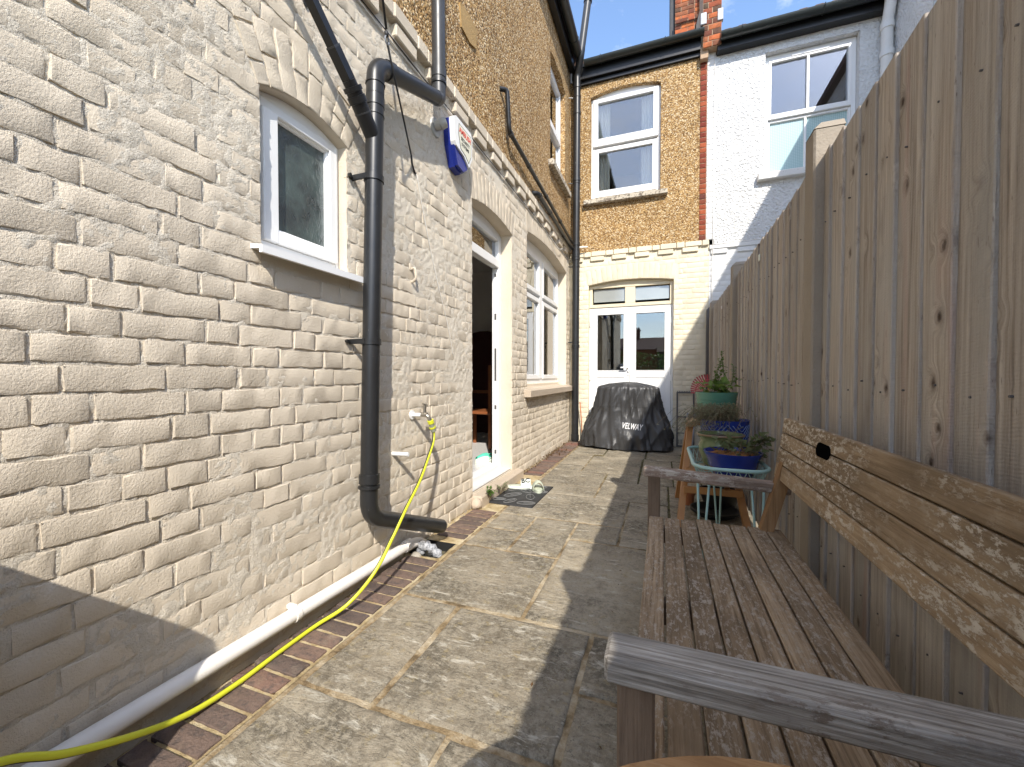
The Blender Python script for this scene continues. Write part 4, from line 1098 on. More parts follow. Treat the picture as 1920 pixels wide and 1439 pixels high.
MB().tube(spline(ct, 4), .005, 6).build('cable', M['white_pvc'], smooth=True, label='thin white cable running level along the white house above its brickwork', cat='cable')

# ------------------------------------------------------------------ fence
FX = 0.60
fence = empty('fence', (FX, 3.0, 0), 'tall grey brown feather edged timber fence with concrete posts along the alley', 'fence')
post_y = [(-1.95, .10, 2.10), (-.10, .10, 2.06), (1.975, .11, 2.055), (4.03, .10, 2.03), (5.80, .10, 2.0), (6.27, .09, 1.985)]
for i, (py, wd, h) in enumerate(post_y):
    mb = MB()
    x0, x1 = FX - .036, FX + .07
    mb.box(x0, x1, py, py + wd, -.1, h - .03, .007)
    mb.convex([(x0, py, h - .031), (x1, py, h - .031), (x1, py + wd, h - .031), (x0, py + wd, h - .031), (x0 + .03, py + .02, h), (x1, py + .02, h), (x1, py + wd - .02, h), (x0 + .03, py + wd - .02, h)], [(0, 1, 2, 3), (4, 5, 6, 7), (0, 1, 5, 4), (1, 2, 6, 5), (2, 3, 7, 6), (3, 0, 4, 7)])
    mb.build('post', M['concrete'] if i < 5 else M['dark_metal'], fence)
for i in range(5):
    y0 = post_y[i][0] + post_y[i][1] - .01; y1 = post_y[i + 1][0] + .01
    pn = MB()
    for z in (.35, 1.0, 1.65): pn.box(FX + .022, FX + .06, y0, y1, z - .04, z + .04, .003)
    pn = pn.build('rail', M['fence'], fence)
    y = y0; last = False
    while y < y1 - .02:
        wd = .118 + R.uniform(-.012, .012); e = min(y + wd, y1)
        top = 1.918 + R.uniform(-.006, .006) - (0.0 if i < 4 else .08); zb = .04
        # a feather edged board: thick edge lapped over the thin edge of the next
        m = MB()
        xa = FX + R.uniform(-.002, .002)
        vs = []; k = 4
        for z in np.linspace(zb, top, k + 1):
            bow = math.sin((z - zb) / (top - zb) * math.pi) * R.uniform(-.003, .003)
            vs += [(xa - .0055 + bow, y - .006, z), (xa - .0035 + bow, y - .009, z), (xa + .016, y - .009, z), (xa + .016, e, z), (xa + .004 + bow, e, z)]
        fs = [tuple(range(4, -1, -1)), tuple(k * 5 + j for j in range(5))] + [(q * 5 + j, q * 5 + (j + 1) % 5, (q + 1) * 5 + (j + 1) % 5, (q + 1) * 5 + j) for q in range(k) for j in range(5)]
        m.convex(vs, fs); m.build('board', M['fence'], fence); y = e
nl = MB()
for o_ in [q for q in fence.children if q.name.startswith('board')]:
    ys_ = [v.co.y for v in o_.data.vertices]; yc = (min(ys_) + max(ys_)) / 2 + 3.0
    for z in (.35, 1.0, 1.65):
        ny, nz = yc + R.uniform(-.02, .01), z + R.uniform(-.02, .02); nl.tube([(FX - .0062, ny, nz), (FX + .006, ny, nz)], .0026, 6)
nl.build('nail_heads', M['dark_metal'], fence, kind='stuff')
for (yy, zz, s, mm) in ((3.10, 1.81, .018, 'shoe_white'), (4.93, 1.77, .014, 'upvc')):
    m = MB(); m.box(FX - .012, FX - .0062, yy - s, yy + s, zz - s * 1.2, zz + s * 1.2, .002); m.build('paper_tag', M[mm], fence)

# ------------------------------------------------------------------ drain pipes and fittings on the walls
def along(a, b, t): return Vector(a) + (Vector(b) - Vector(a)) * t
def pipe(pts, r, mat, sockets=(), n=16, rr=.07, name='pipe', **kw):
    mb = MB(); mb.tube(rounded(pts, rr), r, n)
    return mb.build(name, mat, smooth=True, angle=50, **kw)
def along(a, b, t): return Vector(a) + (Vector(b) - Vector(a)) * t
sp = empty('soil_pipe', (-1.28, 1.55, .35), 'dark grey soil pipe down the wall beside the small window, kinked top and bottom', 'drainpipe')
A0 = (-1.31, 1.566, .355); A1 = (-1.31, 1.637, 2.53); A2 = (-1.305, 2.222, 2.735); A3 = (-1.305, 2.195, 4.7)
B1 = (-1.272, 2.175, .105)
mb = MB(); mb.tube(rounded([along(A0, A1, .95), A0, B1], .085, 7), .0415, 20); mb.build('lower_pipe', M['black_pipe'], sp, smooth=True, angle=50)
mb = MB(); mb.tube(rounded([along(A0, A1, .93), A1, along(A1, A2, .3)], .08, 7), .0425, 20); mb.build('elbow', M['black_pipe'], sp, smooth=True, angle=50)
mb = MB(); mb.tube([along(A1, A2, .12), along(A1, A2, .98)], .0415, 20); mb.build('offset_pipe', M['black_pipe'], sp, smooth=True, angle=50)
mb = MB(); mb.tube(rounded([along(A1, A2, .93), A2, along(A2, A3, .08)], .06, 7), .0425, 20); mb.build('elbow', M['grey_pipe'], sp, smooth=True, angle=50)
mb = MB(); mb.tube([along(A2, A3, .04), A3], .041, 20); mb.build('upper_pipe', M['grey_pipe'], sp, smooth=True, angle=50)
def collar(p, q, t, ln, r, mat, parent, name='collar'):
    a = along(p, q, t); dd = (Vector(q) - Vector(p)).normalized() * ln / 2
    m = MB(); m.tube([a - dd, a - dd * .94, a + dd * .94, a + dd], [r - .004, r, r, r - .004], 20); return m.build(name, mat, parent, smooth=True, angle=40)
collar(A0, A1, .085, .045, .048, M['black_pipe'], sp); collar(A0, A1, .067, .012, .0505, M['black_pipe'], sp)
collar(A0, A1, .745, .030, .047, M['black_pipe'], sp); collar(A0, A1, .885, .006, .0445, M['black_pipe'], sp); collar(A0, A1, .915, .05, .0445, M['black_pipe'], sp); collar(A0, A1, .955, .006, .046, M['black_pipe'], sp)
collar(A1, A2, .17, .05, .048, M['black_pipe'], sp); collar(A2, A3, .075, .055, .046, M['grey_pipe'], sp); collar(A2, A3, .045, .012, .048, M['black_pipe'], sp)
for t in (.385, .745):
    c = along(A0, A1, t)
    m = MB(); m.tube([c - Vector((0, 0, .014)), c + Vector((0, 0, .014))], .0465, 20); m.box(-1.402, c.x, c.y - .050, c.y - .040, c.z - .012, c.z + .012); m.tube([(-1.40, c.y - .05, c.z), (-1.39, c.y - .075, c.z), (-1.38, c.y - .075, c.z)], .009, 8)
    m.build('pipe_clip', M['black_pipe'], sp, smooth=True, angle=40)
# branch that takes the square downpipe
br0 = along(A0, A1, .83); br1 = br0 + Vector((.0, -.145, .155))
m = MB(); m.tube([br0, br1], .036, 20); m.build('branch', M['black_iron'], sp, smooth=True, angle=40)
collar(br0, br1, .80, .03, .041, M['black_iron'], sp); collar(br0, br1, .99, .02, .042, M['black_iron'], sp); collar(br0, br1, .55, .006, .038, M['grey_pipe'], sp)
rp = empty('square_downpipe', tuple(br1), 'black square downpipe slanting down the wall above the small window', 'drainpipe')
s0 = br1 + Vector((0, -.0, .0)); s1 = Vector((-1.315, .67, 3.03))
def sqtube(mb, a, b, h):
    a = Vector(a); b = Vector(b); t = (b - a).normalized(); n = Vector((1, 0, 0)); n = (n - t * n.dot(t)).normalized(); q = t.cross(n)
    vs = [tuple(p + n * h * i + q * h * j) for p in (a, b) for i, j in ((-1, -1), (1, -1), (1, 1), (-1, 1))]
    mb.convex(vs, [(0, 1, 2, 3), (4, 5, 6, 7), (0, 1, 5, 4), (1, 2, 6, 5), (2, 3, 7, 6), (3, 0, 4, 7)])
m = MB(); sqtube(m, along(s0, s1, .05), s1, .0185); m.build('square_pipe', M['black_iron'], rp)
m = MB(); sqtube(m, along(s0, s1, .02), along(s0, s1, .14), .0215); m.build('adaptor', M['black_iron'], rp)
m = MB(); sqtube(m, along(s0, s1, .137), along(s0, s1, .143), .0222); m.build('adaptor_lip', M['grey_pipe'], rp)
m = MB(); m.tube([along(s0, s1, -.06), along(s0, s1, .03)], .030, 14); m.build('spigot', M['black_iron'], rp, smooth=True, angle=40)

# corner stack
cs = empty('corner_soil_stack', (-1.285, 6.28, 0), 'dark grey soil stack in the corner of the two walls, rising past the gutter', 'drainpipe')
C0 = Vector((-1.285, 6.29, 0)); C1 = Vector((-1.262, 6.27, 5.62)); C2 = Vector((-1.19, 6.16, 5.83)); C3 = Vector((-1.075, 6.14, 6.62))
mb = MB(); mb.tube([C0, C1], .055, 18); mb.build('lower_pipe', M['black_pipe'], cs, smooth=True, angle=50)
mb = MB(); mb.tube(rounded([along(C0, C1, .985), C1, C2, along(C2, C3, .12)], .06), .055, 18); mb.build('offset_bend', M['black_pipe'], cs, smooth=True, angle=50)
mb = MB(); mb.tube([along(C2, C3, .1), C3], .053, 18); mb.build('vent_pipe', M['grey_pipe'], cs, smooth=True, angle=50)
mb = MB(); mb.tube([along(C2, C3, .93), along(C2, C3, 1.0), along(C2, C3, 1.03), along(C2, C3, 1.08)], [.062, .062, .05, .05], 18); mb.build('vent_cap', M['black_pipe'], cs, smooth=True, angle=40)
for t in (.97, .36 * 0 + .72, .545, .505, .265, .012, .90):
    collar(C0, C1, t, .05 if t != .012 else .09, .062, M['black_pipe'], cs)
for t, l in ((.52, .12),): collar(C0, C1, t, l, .060, M['black_pipe'], cs)
for z in (2.72, 1.55, 4.0, 5.3):
    m = MB(); c = along(C0, C1, z / 5.62); m.tube([c - Vector((0, 0, .012)), c + Vector((0, 0, .012))], .060, 16); m.tube([(c.x - .05, c.y, c.z), (-1.39, c.y - .03, c.z)], .009, 6); m.build('pipe_clip', M['black_pipe'], cs, smooth=True, angle=40)
m = MB(); m.tube([(-1.22, 6.28, 3.01), (-1.10, 6.31, 3.015)], .013, 8); m.build('branch_stub', M['white_pvc'], cs)
m = MB(); m.tube([(-1.21, 6.30, .62), (-1.19, 6.33, .3), (-1.185, 6.34, .02)], .009, 6); MBc = m.build('conduit', M['terracotta'], label='thin copper coloured pipe beside the foot of the corner stack', cat='pipe', smooth=True)
# sloping waste pipes on the pebble dash
wp = pipe([(-1.39, 3.42, 3.60), (-1.335, 3.47, 3.61), (-1.335, 3.52, 3.27), (-1.32, 6.20, 3.075)], .021, M['black_pipe'], rr=.06, name='waste_pipe', label='long black waste pipe sloping down the pebble dash from a short upright', cat='waste pipe')
for y in (3.56, 4.1, 4.75, 5.45):
    t = (y - 3.52) / 2.68; c = Vector((-1.335 + .015 * t, y, 3.27 - .195 * t))
    m = MB(); m.tube([c - Vector((0, .015, -.001)), c + Vector((0, .015, -.001))], .027, 10); m.build('pipe_collar', M['black_pipe'], wp, smooth=True, angle=40)
wp2 = pipe([(-1.40, 4.40, 3.085), (-1.335, 4.44, 3.09), (-1.325, 6.22, 2.99)], .026, M['black_pipe'], rr=.04, name='waste_pipe', label='shorter black waste pipe low on the pebble dash, under the longer sloping one', cat='waste pipe')
for y in (4.5, 4.95, 5.7):
    c = Vector((-1.332, y, 3.09 - .1 * (y - 4.44) / 1.78)); m = MB(); m.tube([c - Vector((0, .018, 0)), c + Vector((0, .018, 0))], .032, 10); m.build('pipe_collar', M['black_pipe'], wp2, smooth=True, angle=40)

# white waste pipe along the foot of the wall
wpp = [(-1.368, -.8, .165), (-1.368, .5, .105), (-1.368, 2.0, .055), (-1.36, 2.10, .03), (-1.33, 2.14, -.06)]
wh = pipe(wpp, .027, M['white_pvc'], rr=.05, name='waste_pipe', label='cream painted waste pipe along the foot of the wall beside the bricks', cat='waste pipe')
for y in (1.20,):
    z = .105 - .05 * (y - .5) / 1.5
    m = MB(); m.tube([(-1.368, y - .011, z), (-1.368, y + .011, z)], .031, 14); m.box(-1.405, -1.36, y - .010, y + .010, z + .018, z + .036, .003); m.build('pipe_clip', M['white_pvc'], wh, smooth=True, angle=40)
m = MB(); m.tube([(-1.368, 1.93, .058), (-1.368, 1.99, .056)], .032, 14); m.build('coupling', M['white_pvc'], wh, smooth=True, angle=40)

# gully
mb = MB()
mb.add([(-1.385, GY0, -.002), (-1.185, GY0, -.002), (-1.185, GY1, -.002), (-1.385, GY1, -.002), (-1.385, GY0, -.2), (-1.185, GY0, -.2), (-1.185, GY1, -.2), (-1.385, GY1, -.2)], [(0, 1, 5, 4), (1, 2, 6, 5), (2, 3, 7, 6), (3, 0, 4, 7), (4, 5, 6, 7)])
mb.build('drain_gully', M['black_rubber'], label='open black drain gully in the brick edging under the soil pipe', cat='drain')
def crumple(c, sx, sy, sz, seed, mat, name, rot=0, **kw):
    bm = bmesh.new(); bmesh.ops.create_icosphere(bm, subdivisions=3, radius=1.0)
    me = bpy.data.meshes.new(name)
    for v in bm.verts:
        p = v.co; k = 1 + (float(fnoise(p.x * 1.3 + p.z + seed, p.y * 1.3 - p.z * .7, seed)) - .5) * .75
        q = Vector((p.x * sx * k, p.y * sy * k, p.z * sz * k)); q.rotate(Euler((0, 0, rot))); v.co = q
    bm.to_mesh(me); bm.free(); me.materials.append(mat)
    me.polygons.foreach_set('use_smooth', [True] * len(me.polygons))
    o = bpy.data.objects.new(name, me); COL.objects.link(o); o.location = c
    return tag(o, kw.get('label'), kw.get('cat'), kw.get('group'), kw.get('kind'))
m = MB(); m.tube(spline([(-1.335, 2.05, -.02), (-1.32, 2.04, .03), (-1.28, 2.035, .035), (-1.235, 2.04, .012), (-1.205, 2.045, -.03), (-1.20, 2.05, -.07)], 5), [.02 + .012 * math.sin(i * 2.3) ** 2 for i in range(26)], 9)
n_ = M['lead']; m.build('lead_strip', m_plain('mottled_lead', (0.36, 0.37, 0.39), .5, 1.0, 60, vary=.4, speck=(50, .5, (0.16, .165, .18))), smooth=True, label='crumpled silver grey lead strip bent over the open drain', cat='lead strip')
crumple((-1.325, 1.985, -.012), .035, .03, .026, 4, M['stone_grey'], 'stone', label='small mossy stone at the edge of the open drain', cat='stone')

# tap and hose
tp = empty('garden_tap', (-1.40, 2.06, .80), 'small grey metal garden tap on the brick wall with a hose fitted', 'tap')
m = MB(); m.tube([(-1.40, 2.055, .798), (-1.333, 2.062, .798)], .012, 10); m.build('supply_pipe', M['upvc'], tp, smooth=True, angle=40)
m = MB(); m.tube([(-1.398, 2.054, .798), (-1.394, 2.054, .798)], .028, 14); m.build('wall_plate', M['upvc'], tp, smooth=True, angle=40)
m = MB(); m.tube([(-1.338, 2.062, .80), (-1.30, 2.066, .80)], .014, 10); m.tube([(-1.318, 2.064, .80), (-1.315, 2.063, .855)], .011, 10); m.tube(rounded([(-1.315, 2.066, .80), (-1.295, 2.07, .79), (-1.287, 2.078, .765)], .02), .012, 10); m.build('tap_body', M['brass'], tp, smooth=True, angle=40)
m = MB(); m.tube([(-1.315, 2.045, .866), (-1.315, 2.083, .858)], .006, 8); m.build('tap_handle', M['brass'], tp, smooth=True, angle=40)
hs = empty('garden_hose', (-1.3, 1.3, 0), 'yellow green garden hose with a black stripe running from the tap along the bricks', 'hose')
f0 = Vector((-1.287, 2.078, .768)); f1 = Vector((-1.281, 2.105, .70))
for t0, t1, r_, mm in ((0, .28, .019, 'hose'), (.28, .62, .016, 'connector'), (.60, .72, .0195, 'hose'), (.72, 1.0, .017, 'connector')):
    m = MB(); m.tube([along(f0, f1, t0), along(f0, f1, t1)], r_, 14); m.build('hose_connector', M[mm], hs, smooth=True, angle=40)
hp = [f1, (-1.275, 2.09, .64), (-1.25, 1.995, .565), (-1.215, 1.85, .465), (-1.195, 1.70, .368), (-1.195, 1.59, .262), (-1.205, 1.475, .150), (-1.265, 1.375, .048), (-1.318, 1.25, .014), (-1.318, 1.08, .013), (-1.313, .918, .013), (-1.305, .775, .033), (-1.285, .64, .090), (-1.262, .495, .175), (-1.25, .395, .25), (-1.24, .25, .30), (-1.23, 0.0, .28)]
m = MB(); m.tube(spline(hp, 8), .0088, 12, stripe=((2, 3, 8), 1), tw=.01); m.build('hose_pipe', [M['hose'], M['black_rubber']], hs, smooth=True)

# small fixings on the wall
m = MB(); m.tube([(-1.402, 1.875, .598), (-1.302, 1.878, .60)], .0115, 12); m.build('overflow_pipe', M['upvc'], smooth=True, angle=40, label='short white overflow pipe sticking out of the wall between pipe and hose', cat='pipe')
m = MB(); m.tube(rounded([(-1.40, 2.055, 1.66), (-1.372, 2.055, 1.665), (-1.368, 2.06, 1.60), (-1.40, 2.062, 1.585)], .018), .0075, 8); m.box(-1.404, -1.396, 2.038, 2.074, 1.65, 1.69, .003); m.build('wall_hook', M['brick_side'], smooth=True, angle=40, label='painted hook on the brick wall between the soil pipe and the door', cat='hook')
fl = empty('boiler_flue', (-1.40, 2.335, 2.645), 'grey round flue terminal with a scooped end beside the alarm box', 'flue')
m = MB(); m.tube([(-1.402, 2.335, 2.645), (-1.392, 2.335, 2.645)], [.062, .056], 20); m.build('collar', M['pvc_grey'], fl, smooth=True, angle=40)
m = MB(); m.tube([(-1.392, 2.332, 2.652), (-1.355, 2.335, 2.656)], .031, 16); m.tube([(-1.36, 2.335, 2.655), (-1.338, 2.340, 2.664), (-1.325, 2.346, 2.670)], [.034, .032, .030], 16); m.build('flue_pipe', M['pvc_grey'], fl, smooth=True, angle=40)
m = MB(); m.tube([(-1.3247, 2.3462, 2.6702), (-1.3238, 2.3466, 2.6706)], .024, 16); m.build('flue_mouth', M['black_rubber'], fl)

def text_obj(s, size, mat, Mx, parent, name='lettering', ext=.0006, bold=0.0, shear=0.0, xs=1.0, space=1.0):
    cu = bpy.data.curves.new(name, 'FONT'); cu.body = s; cu.size = size; cu.extrude = ext; cu.offset = bold; cu.shear = shear; cu.align_x = 'CENTER'; cu.align_y = 'CENTER'; cu.space_character = space; cu.resolution_u = 3
    t = bpy.data.objects.new(name, cu); COL.objects.link(t)
    bpy.context.view_layer.update()
    dg = bpy.context.evaluated_depsgraph_get()
    me = bpy.data.meshes.new_from_object(t.evaluated_get(dg)); bpy.data.objects.remove(t)
    me.transform(Matrix.Diagonal((xs, 1, 1, 1))); me.transform(Mx)
    if parent is not None: me.transform(Matrix.Translation(-wloc(parent)))
    me.materials.clear(); me.materials.append(mat)
    o = bpy.data.objects.new(name, me); COL.objects.link(o)
    if parent is not None: o.parent = parent
    return o
al = empty('alarm_box', (-1.40, 2.57, 2.63), 'white and blue burglar alarm box with red lettering under the corbelled brick band', 'alarm box')
outl = [(2.43, 2.765), (2.465, 2.787), (2.69, 2.787), (2.722, 2.755), (2.712, 2.60), (2.655, 2.50), (2.60, 2.462), (2.51, 2.475), (2.455, 2.60)]
m = MB(Tside); m.prism([(a + .0, b - .006) for a, b in outl], 0, .045); m.build('back_box', M['alarm_blue'], al)
m = MB(Tside); m.prism([(2.435, 2.765), (2.467, 2.785), (2.688, 2.785), (2.718, 2.755), (2.708, 2.60), (2.662, 2.525), (2.585, 2.57), (2.47, 2.59), (2.455, 2.615)], .045, .082); m.build('cover', M['alarm_white'], al)
m = MB(Tside); m.prism([(2.46, 2.592), (2.585, 2.568), (2.66, 2.523), (2.652, 2.505), (2.60, 2.468), (2.515, 2.48)], .045, .070); m.build('strobe_lens', M['alarm_blue'], al)
lab = [(2.505, 2.755), (2.69, 2.755), (2.703, 2.738), (2.692, 2.61), (2.655, 2.55), (2.60, 2.58), (2.53, 2.595), (2.50, 2.68)]
m = MB(Tside); m.prism(lab, .082, .0835); m.build('label_edge', M['black_ink'], al)
c = np.mean(lab, 0); m = MB(Tside); m.prism([tuple(c + (np.array(p) - c) * .95) for p in lab], .0835, .0845); m.build('label', M['alarm_cream'], al)
def Mside(u, v, w): return Matrix(((0, 0, 1, -1.40 + w), (1, 0, 0, u), (0, 1, 0, v), (0, 0, 0, 1)))
text_obj('AMBUSH', .050, M['red_ink'], Mside(2.598, 2.715, .0848), al, bold=.0012, xs=.92)
for s_, v_ in (('SECURITY', 2.668), ('SYSTEMS', 2.632)): text_obj(s_, .032, M['black_ink'], Mside(2.598, v_, .0848), al, bold=.0008, xs=.92)

# clothes line and cables
line = [(-1.16, 1.33, 3.30), (-1.185, 1.42, 3.02), (-1.205, 1.55, 2.66), (-1.225, 1.625, 2.47), (-1.29, 1.84, 2.375), (-1.37, 2.02, 2.29), (-1.395, 2.10, 2.243)]
cl = empty('clothes_line', (-1.2, 1.55, 2.6), 'black cord hanging past the soil pipe elbow to a hook on the wall', 'cord')
m = MB(); m.tube([(-1.13, 1.30, 3.4), (-1.185, 1.555, 2.60)], .0055, 8); m.tube([(-1.19, 1.56, 2.595), (-1.19, 1.567, 2.575)], .009, 8); m.build('cord', M['black_rubber'], cl, smooth=True)
m = MB(); m.tube([(-1.19 + .012 * math.cos(a) * 0, 1.567 + .014 * math.cos(a), 2.56 + .018 * math.sin(a)) for a in np.linspace(0, 6.28, 14)], .0035, 6); m.build('ring', M['grey_metal'], cl, smooth=True)
m = MB(); m.tube([(-1.19, 1.567, 2.55), (-1.38, 2.035, 2.31)], .0048, 8); m.tube(spline([(-1.38, 2.035, 2.31), (-1.386, 2.05, 2.275), (-1.39, 2.07, 2.255), (-1.397, 2.095, 2.243), (-1.40, 2.11, 2.246)], 4), .006, 8); m.build('cord', M['black_rubber'], cl, smooth=True)
m = MB(); m.tube(spline([(-1.395, 2.11, 2.243), (-1.392, 2.20, 1.98), (-1.394, 2.32, 1.70), (-1.393, 2.47, 1.40), (-1.395, 2.56, 1.17)], 6), .0018, 5); m.build('string', M['white_pvc'], smooth=True, label='thin pale string trailing down the bricks from the cord hook', cat='string')
for k, (z, dx) in enumerate(((2.868, 0), (2.858, .003), (2.846, 0))):
    pts = [(-1.392 + dx, yy, z + .004 * math.sin(yy * 7 + k * 2) + (.0 if yy < 5 else -.02 * (yy - 5))) for yy in np.linspace(-.8, 6.2, 46)]
    m = MB(); m.tube(pts, .0030, 6); m.build('cable', M['white_pvc'] if k != 1 else M['black_rubber'], smooth=True, label=['upper pale cable pinned along the wall under the brick corbels', 'dark strand standing in for the dark gap between two pale cables under the brick corbels', 'lowest pale cable pinned along the wall under the brick corbels'][k], cat='cable', group='cables pinned under the corbels')  # middle strand is coloured dark to draw the shaded gap between the pale ones
m = MB(); m.tube(spline([(-1.395, 5.25, 2.85), (-1.37, 5.45, 2.79), (-1.36, 5.6, 2.80), (-1.365, 5.75, 2.86)], 5), .004, 6); m.tube(spline([(-1.395, 5.0, 2.845), (-1.385, 5.3, 2.73), (-1.385, 5.45, 2.665), (-1.385, 5.52, 2.665)], 5), .004, 6); m.build('cable', M['white_pvc'], smooth=True, label='loose looped cable hanging below the corbels over the large window', cat='cable')
m = MB(); m.tube([(-1.402, 1.31, 2.575), (-1.397, 1.31, 2.575)], .012, 8); m.build('drill_hole', M['black_rubber'], house)

# doorstep, mat, shoes, weeds
st = empty('doorstep', (-1.36, 3.4, 0), 'worn buff stone doorstep below the back door with a rounded end', 'step')
m = MB(); m.box(-1.52, -1.318, 2.87, 3.90, -.04, .085, .012); m.build('step_slab', M['stone_sill'], st)
crumple((-1.352, 2.845, .03), .042, .045, .048, 11, M['stone_sill'], 'stone', label='pale lumpy stone block at the near end of the doorstep', cat='stone')
mt = empty('doormat', (-1.13, 3.3, .0), 'charcoal rubber doormat with outlined leaf pattern in front of the doorstep', 'doormat')
m = MB(); m.convex([(-1.315, 3.005, .002), (-.945, 2.99, .002), (-.938, 3.62, .002), (-1.30, 3.60, .002), (-1.312, 3.008, .012), (-.948, 2.994, .012), (-.941, 3.616, .012), (-1.298, 3.597, .012)], [(0, 1, 2, 3), (4, 5, 6, 7), (0, 1, 5, 4), (1, 2, 6, 5), (2, 3, 7, 6), (3, 0, 4, 7)]); m.build('mat_base', M['mat'], mt)
m = MB()
for cx, cy, ang, s in ((-1.02, 3.07, 0.3, 1), (-1.16, 3.08, 1.1, .9), (-1.27, 3.10, .2, .8), (-1.04, 3.24, 1.9, 1), (-1.20, 3.25, .8, 1.1), (-1.0, 3.40, .5, .9), (-1.13, 3.40, 2.4, 1), (-1.25, 3.42, 1.2, .9), (-1.03, 3.54, 1.0, .9), (-1.18, 3.54, .1, .9)):
    pts = [(cx + s * (.075 * math.cos(a) * math.cos(ang) - .034 * math.sin(a) * math.sin(ang)), cy + s * (.075 * math.cos(a) * math.sin(ang) + .034 * math.sin(a) * math.cos(ang)), .0125) for a in np.linspace(0, 6.283, 18)]
    m.tube(pts, .0022, 4); m.tube([(cx + s * .06 * math.cos(ang), cy + s * .06 * math.sin(ang), .0125), (cx - s * .02 * math.cos(ang), cy - s * .02 * math.sin(ang), .0125)], .0018, 4)
m.build('leaf_pattern', M['mat_line'], mt)
def sandal(cx, cy, rot, z, mat, label, strap_z=.075, upright=False):
    s = empty('sandal', (cx, cy, z), label, 'sandal', 'pair of sandals on the doormat')
    out = [(.045 * math.sin(a) * (1 if math.cos(a) > 0 else .82), .125 * math.cos(a)) for a in np.linspace(0, 6.283, 22)[:-1]]
    c_, s_ = math.cos(rot), math.sin(rot)
    def Ts(u, v, w): return (cx + u * c_ - v * s_, cy + u * s_ + v * c_, z + w)
    m = MB(Ts); m.prism(out, 0, .022); m.build('sole', mat, s)
    m = MB(Ts); m.prism([(a * .86, b * .9) for a, b in out], .022, .025); m.build('footbed', M['shoe_pale'], s)
    m = MB(Ts)
    A = np.array([[(-.05 * math.cos(a), v, .012 + strap_z * math.sin(a) * (1 - .12 * abs(v - .05) / .05)) for a in np.linspace(0, math.pi, 11)] for v in np.linspace(-.0, .085, 5)])
    B = A * [.92, 1, .93]
    m.grid(A); m.grid(B[::-1])
    for q in (0, 4):
        for i in range(10): m.add([tuple(A[q][i]), tuple(A[q][i + 1]), tuple(B[q][i + 1]), tuple(B[q][i])], [(0, 1, 2, 3)])
    m.build('strap', mat, s, smooth=True, angle=40)
    return s, Ts
sd, Ts = sandal(-1.20, 3.47, -1.32, .0125, M['shoe_white'], 'white slider sandal with black letters on its strap, on the doormat')
tm = Matrix.Translation((0, 0, 0))
a_ = -1.32
S3 = Matrix.Translation((-1.20, 3.47, .0125)) @ Matrix.Rotation(a_, 4, 'Z') @ Matrix.Translation((.028, .042, .076)) @ Matrix.Rotation(rad(38), 4, 'Y') @ Matrix.Rotation(rad(90), 4, 'Z')
S3 = Matrix.Translation((-1.20, 3.47, .0125)) @ Matrix.Rotation(a_, 4, 'Z') @ Matrix.Translation((.030, .042, .0745)) @ Matrix.Rotation(rad(42), 4, 'Y') @ Matrix.Rotation(rad(98), 4, 'Z')
text_obj('BC', .062, M['black_ink'], S3, sd, bold=.001, ext=.002)
sandal(-1.045, 3.47, -2.75, .0125, M['shoe_pale'], 'pale sage slider sandal beside the lettered one, strap standing up', .085)

def leaf_quads(mb, pts, size, rnd, droop=.3, asp=.6):
    for p in pts:
        s = size * rnd.uniform(.6, 1.3)
        d = Vector((rnd.uniform(-1, 1), rnd.uniform(-1, 1), rnd.uniform(-droop, .8))).normalized()
        q = d.cross(Vector((rnd.uniform(-.4, .4), rnd.uniform(-.4, .4), 1))).normalized()
        up = q.cross(d)
        P = Vector(p)
        mb.add([tuple(P), tuple(P + d * s * .5 + q * s * asp * .5 + up * s * .08), tuple(P + d * s - up * s * .1), tuple(P + d * s * .5 - q * s * asp * .5 + up * s * .08)], [(0, 1, 2), (0, 2, 3)])
def weed(c, h, n, mat, label, seed, spread=.06, leafs=.03):
    r = random.Random(seed); e = empty('weed', c, label, 'weed')
    ms, ml = MB(), MB()
    for i in range(n):
        a = r.uniform(0, 6.28); t = Vector((math.cos(a) * r.uniform(.2, 1) * spread, math.sin(a) * r.uniform(.2, 1) * spread, h * r.uniform(.5, 1)))
        pts = [Vector(c), Vector(c) + t * .5 + Vector((0, 0, h * .15)), Vector(c) + t]
        ms.tube(pts, [.0022, .0018, .001], 4)
        leaf_quads(ml, [pts[1] * (1 - k) + pts[2] * k for k in np.linspace(-.3, 1, 7)], leafs, r)
    ms.build('stems', M['dry_stem'], e); ml.build('leaves', mat, e)
weed((-1.30, 2.99, .03), .11, 9, M['leaf'], 'green leafy weed growing at the near end of the doorstep', 1)
weed((-1.295, 3.20, .02), .10, 10, M['leaf_dry'], 'brownish low weed growing along the front of the doorstep', 2, .08, .022)
weed((-1.36, 2.30, .0), .07, 4, M['leaf_dead'], 'thin dry weed at the foot of the wall by the gully', 3, .03, .012)
weed((.25, 5.15, .0), .13, 14, M['leaf'], 'feathery green weed on the paving near the grey folded frame', 4, .10, .03)
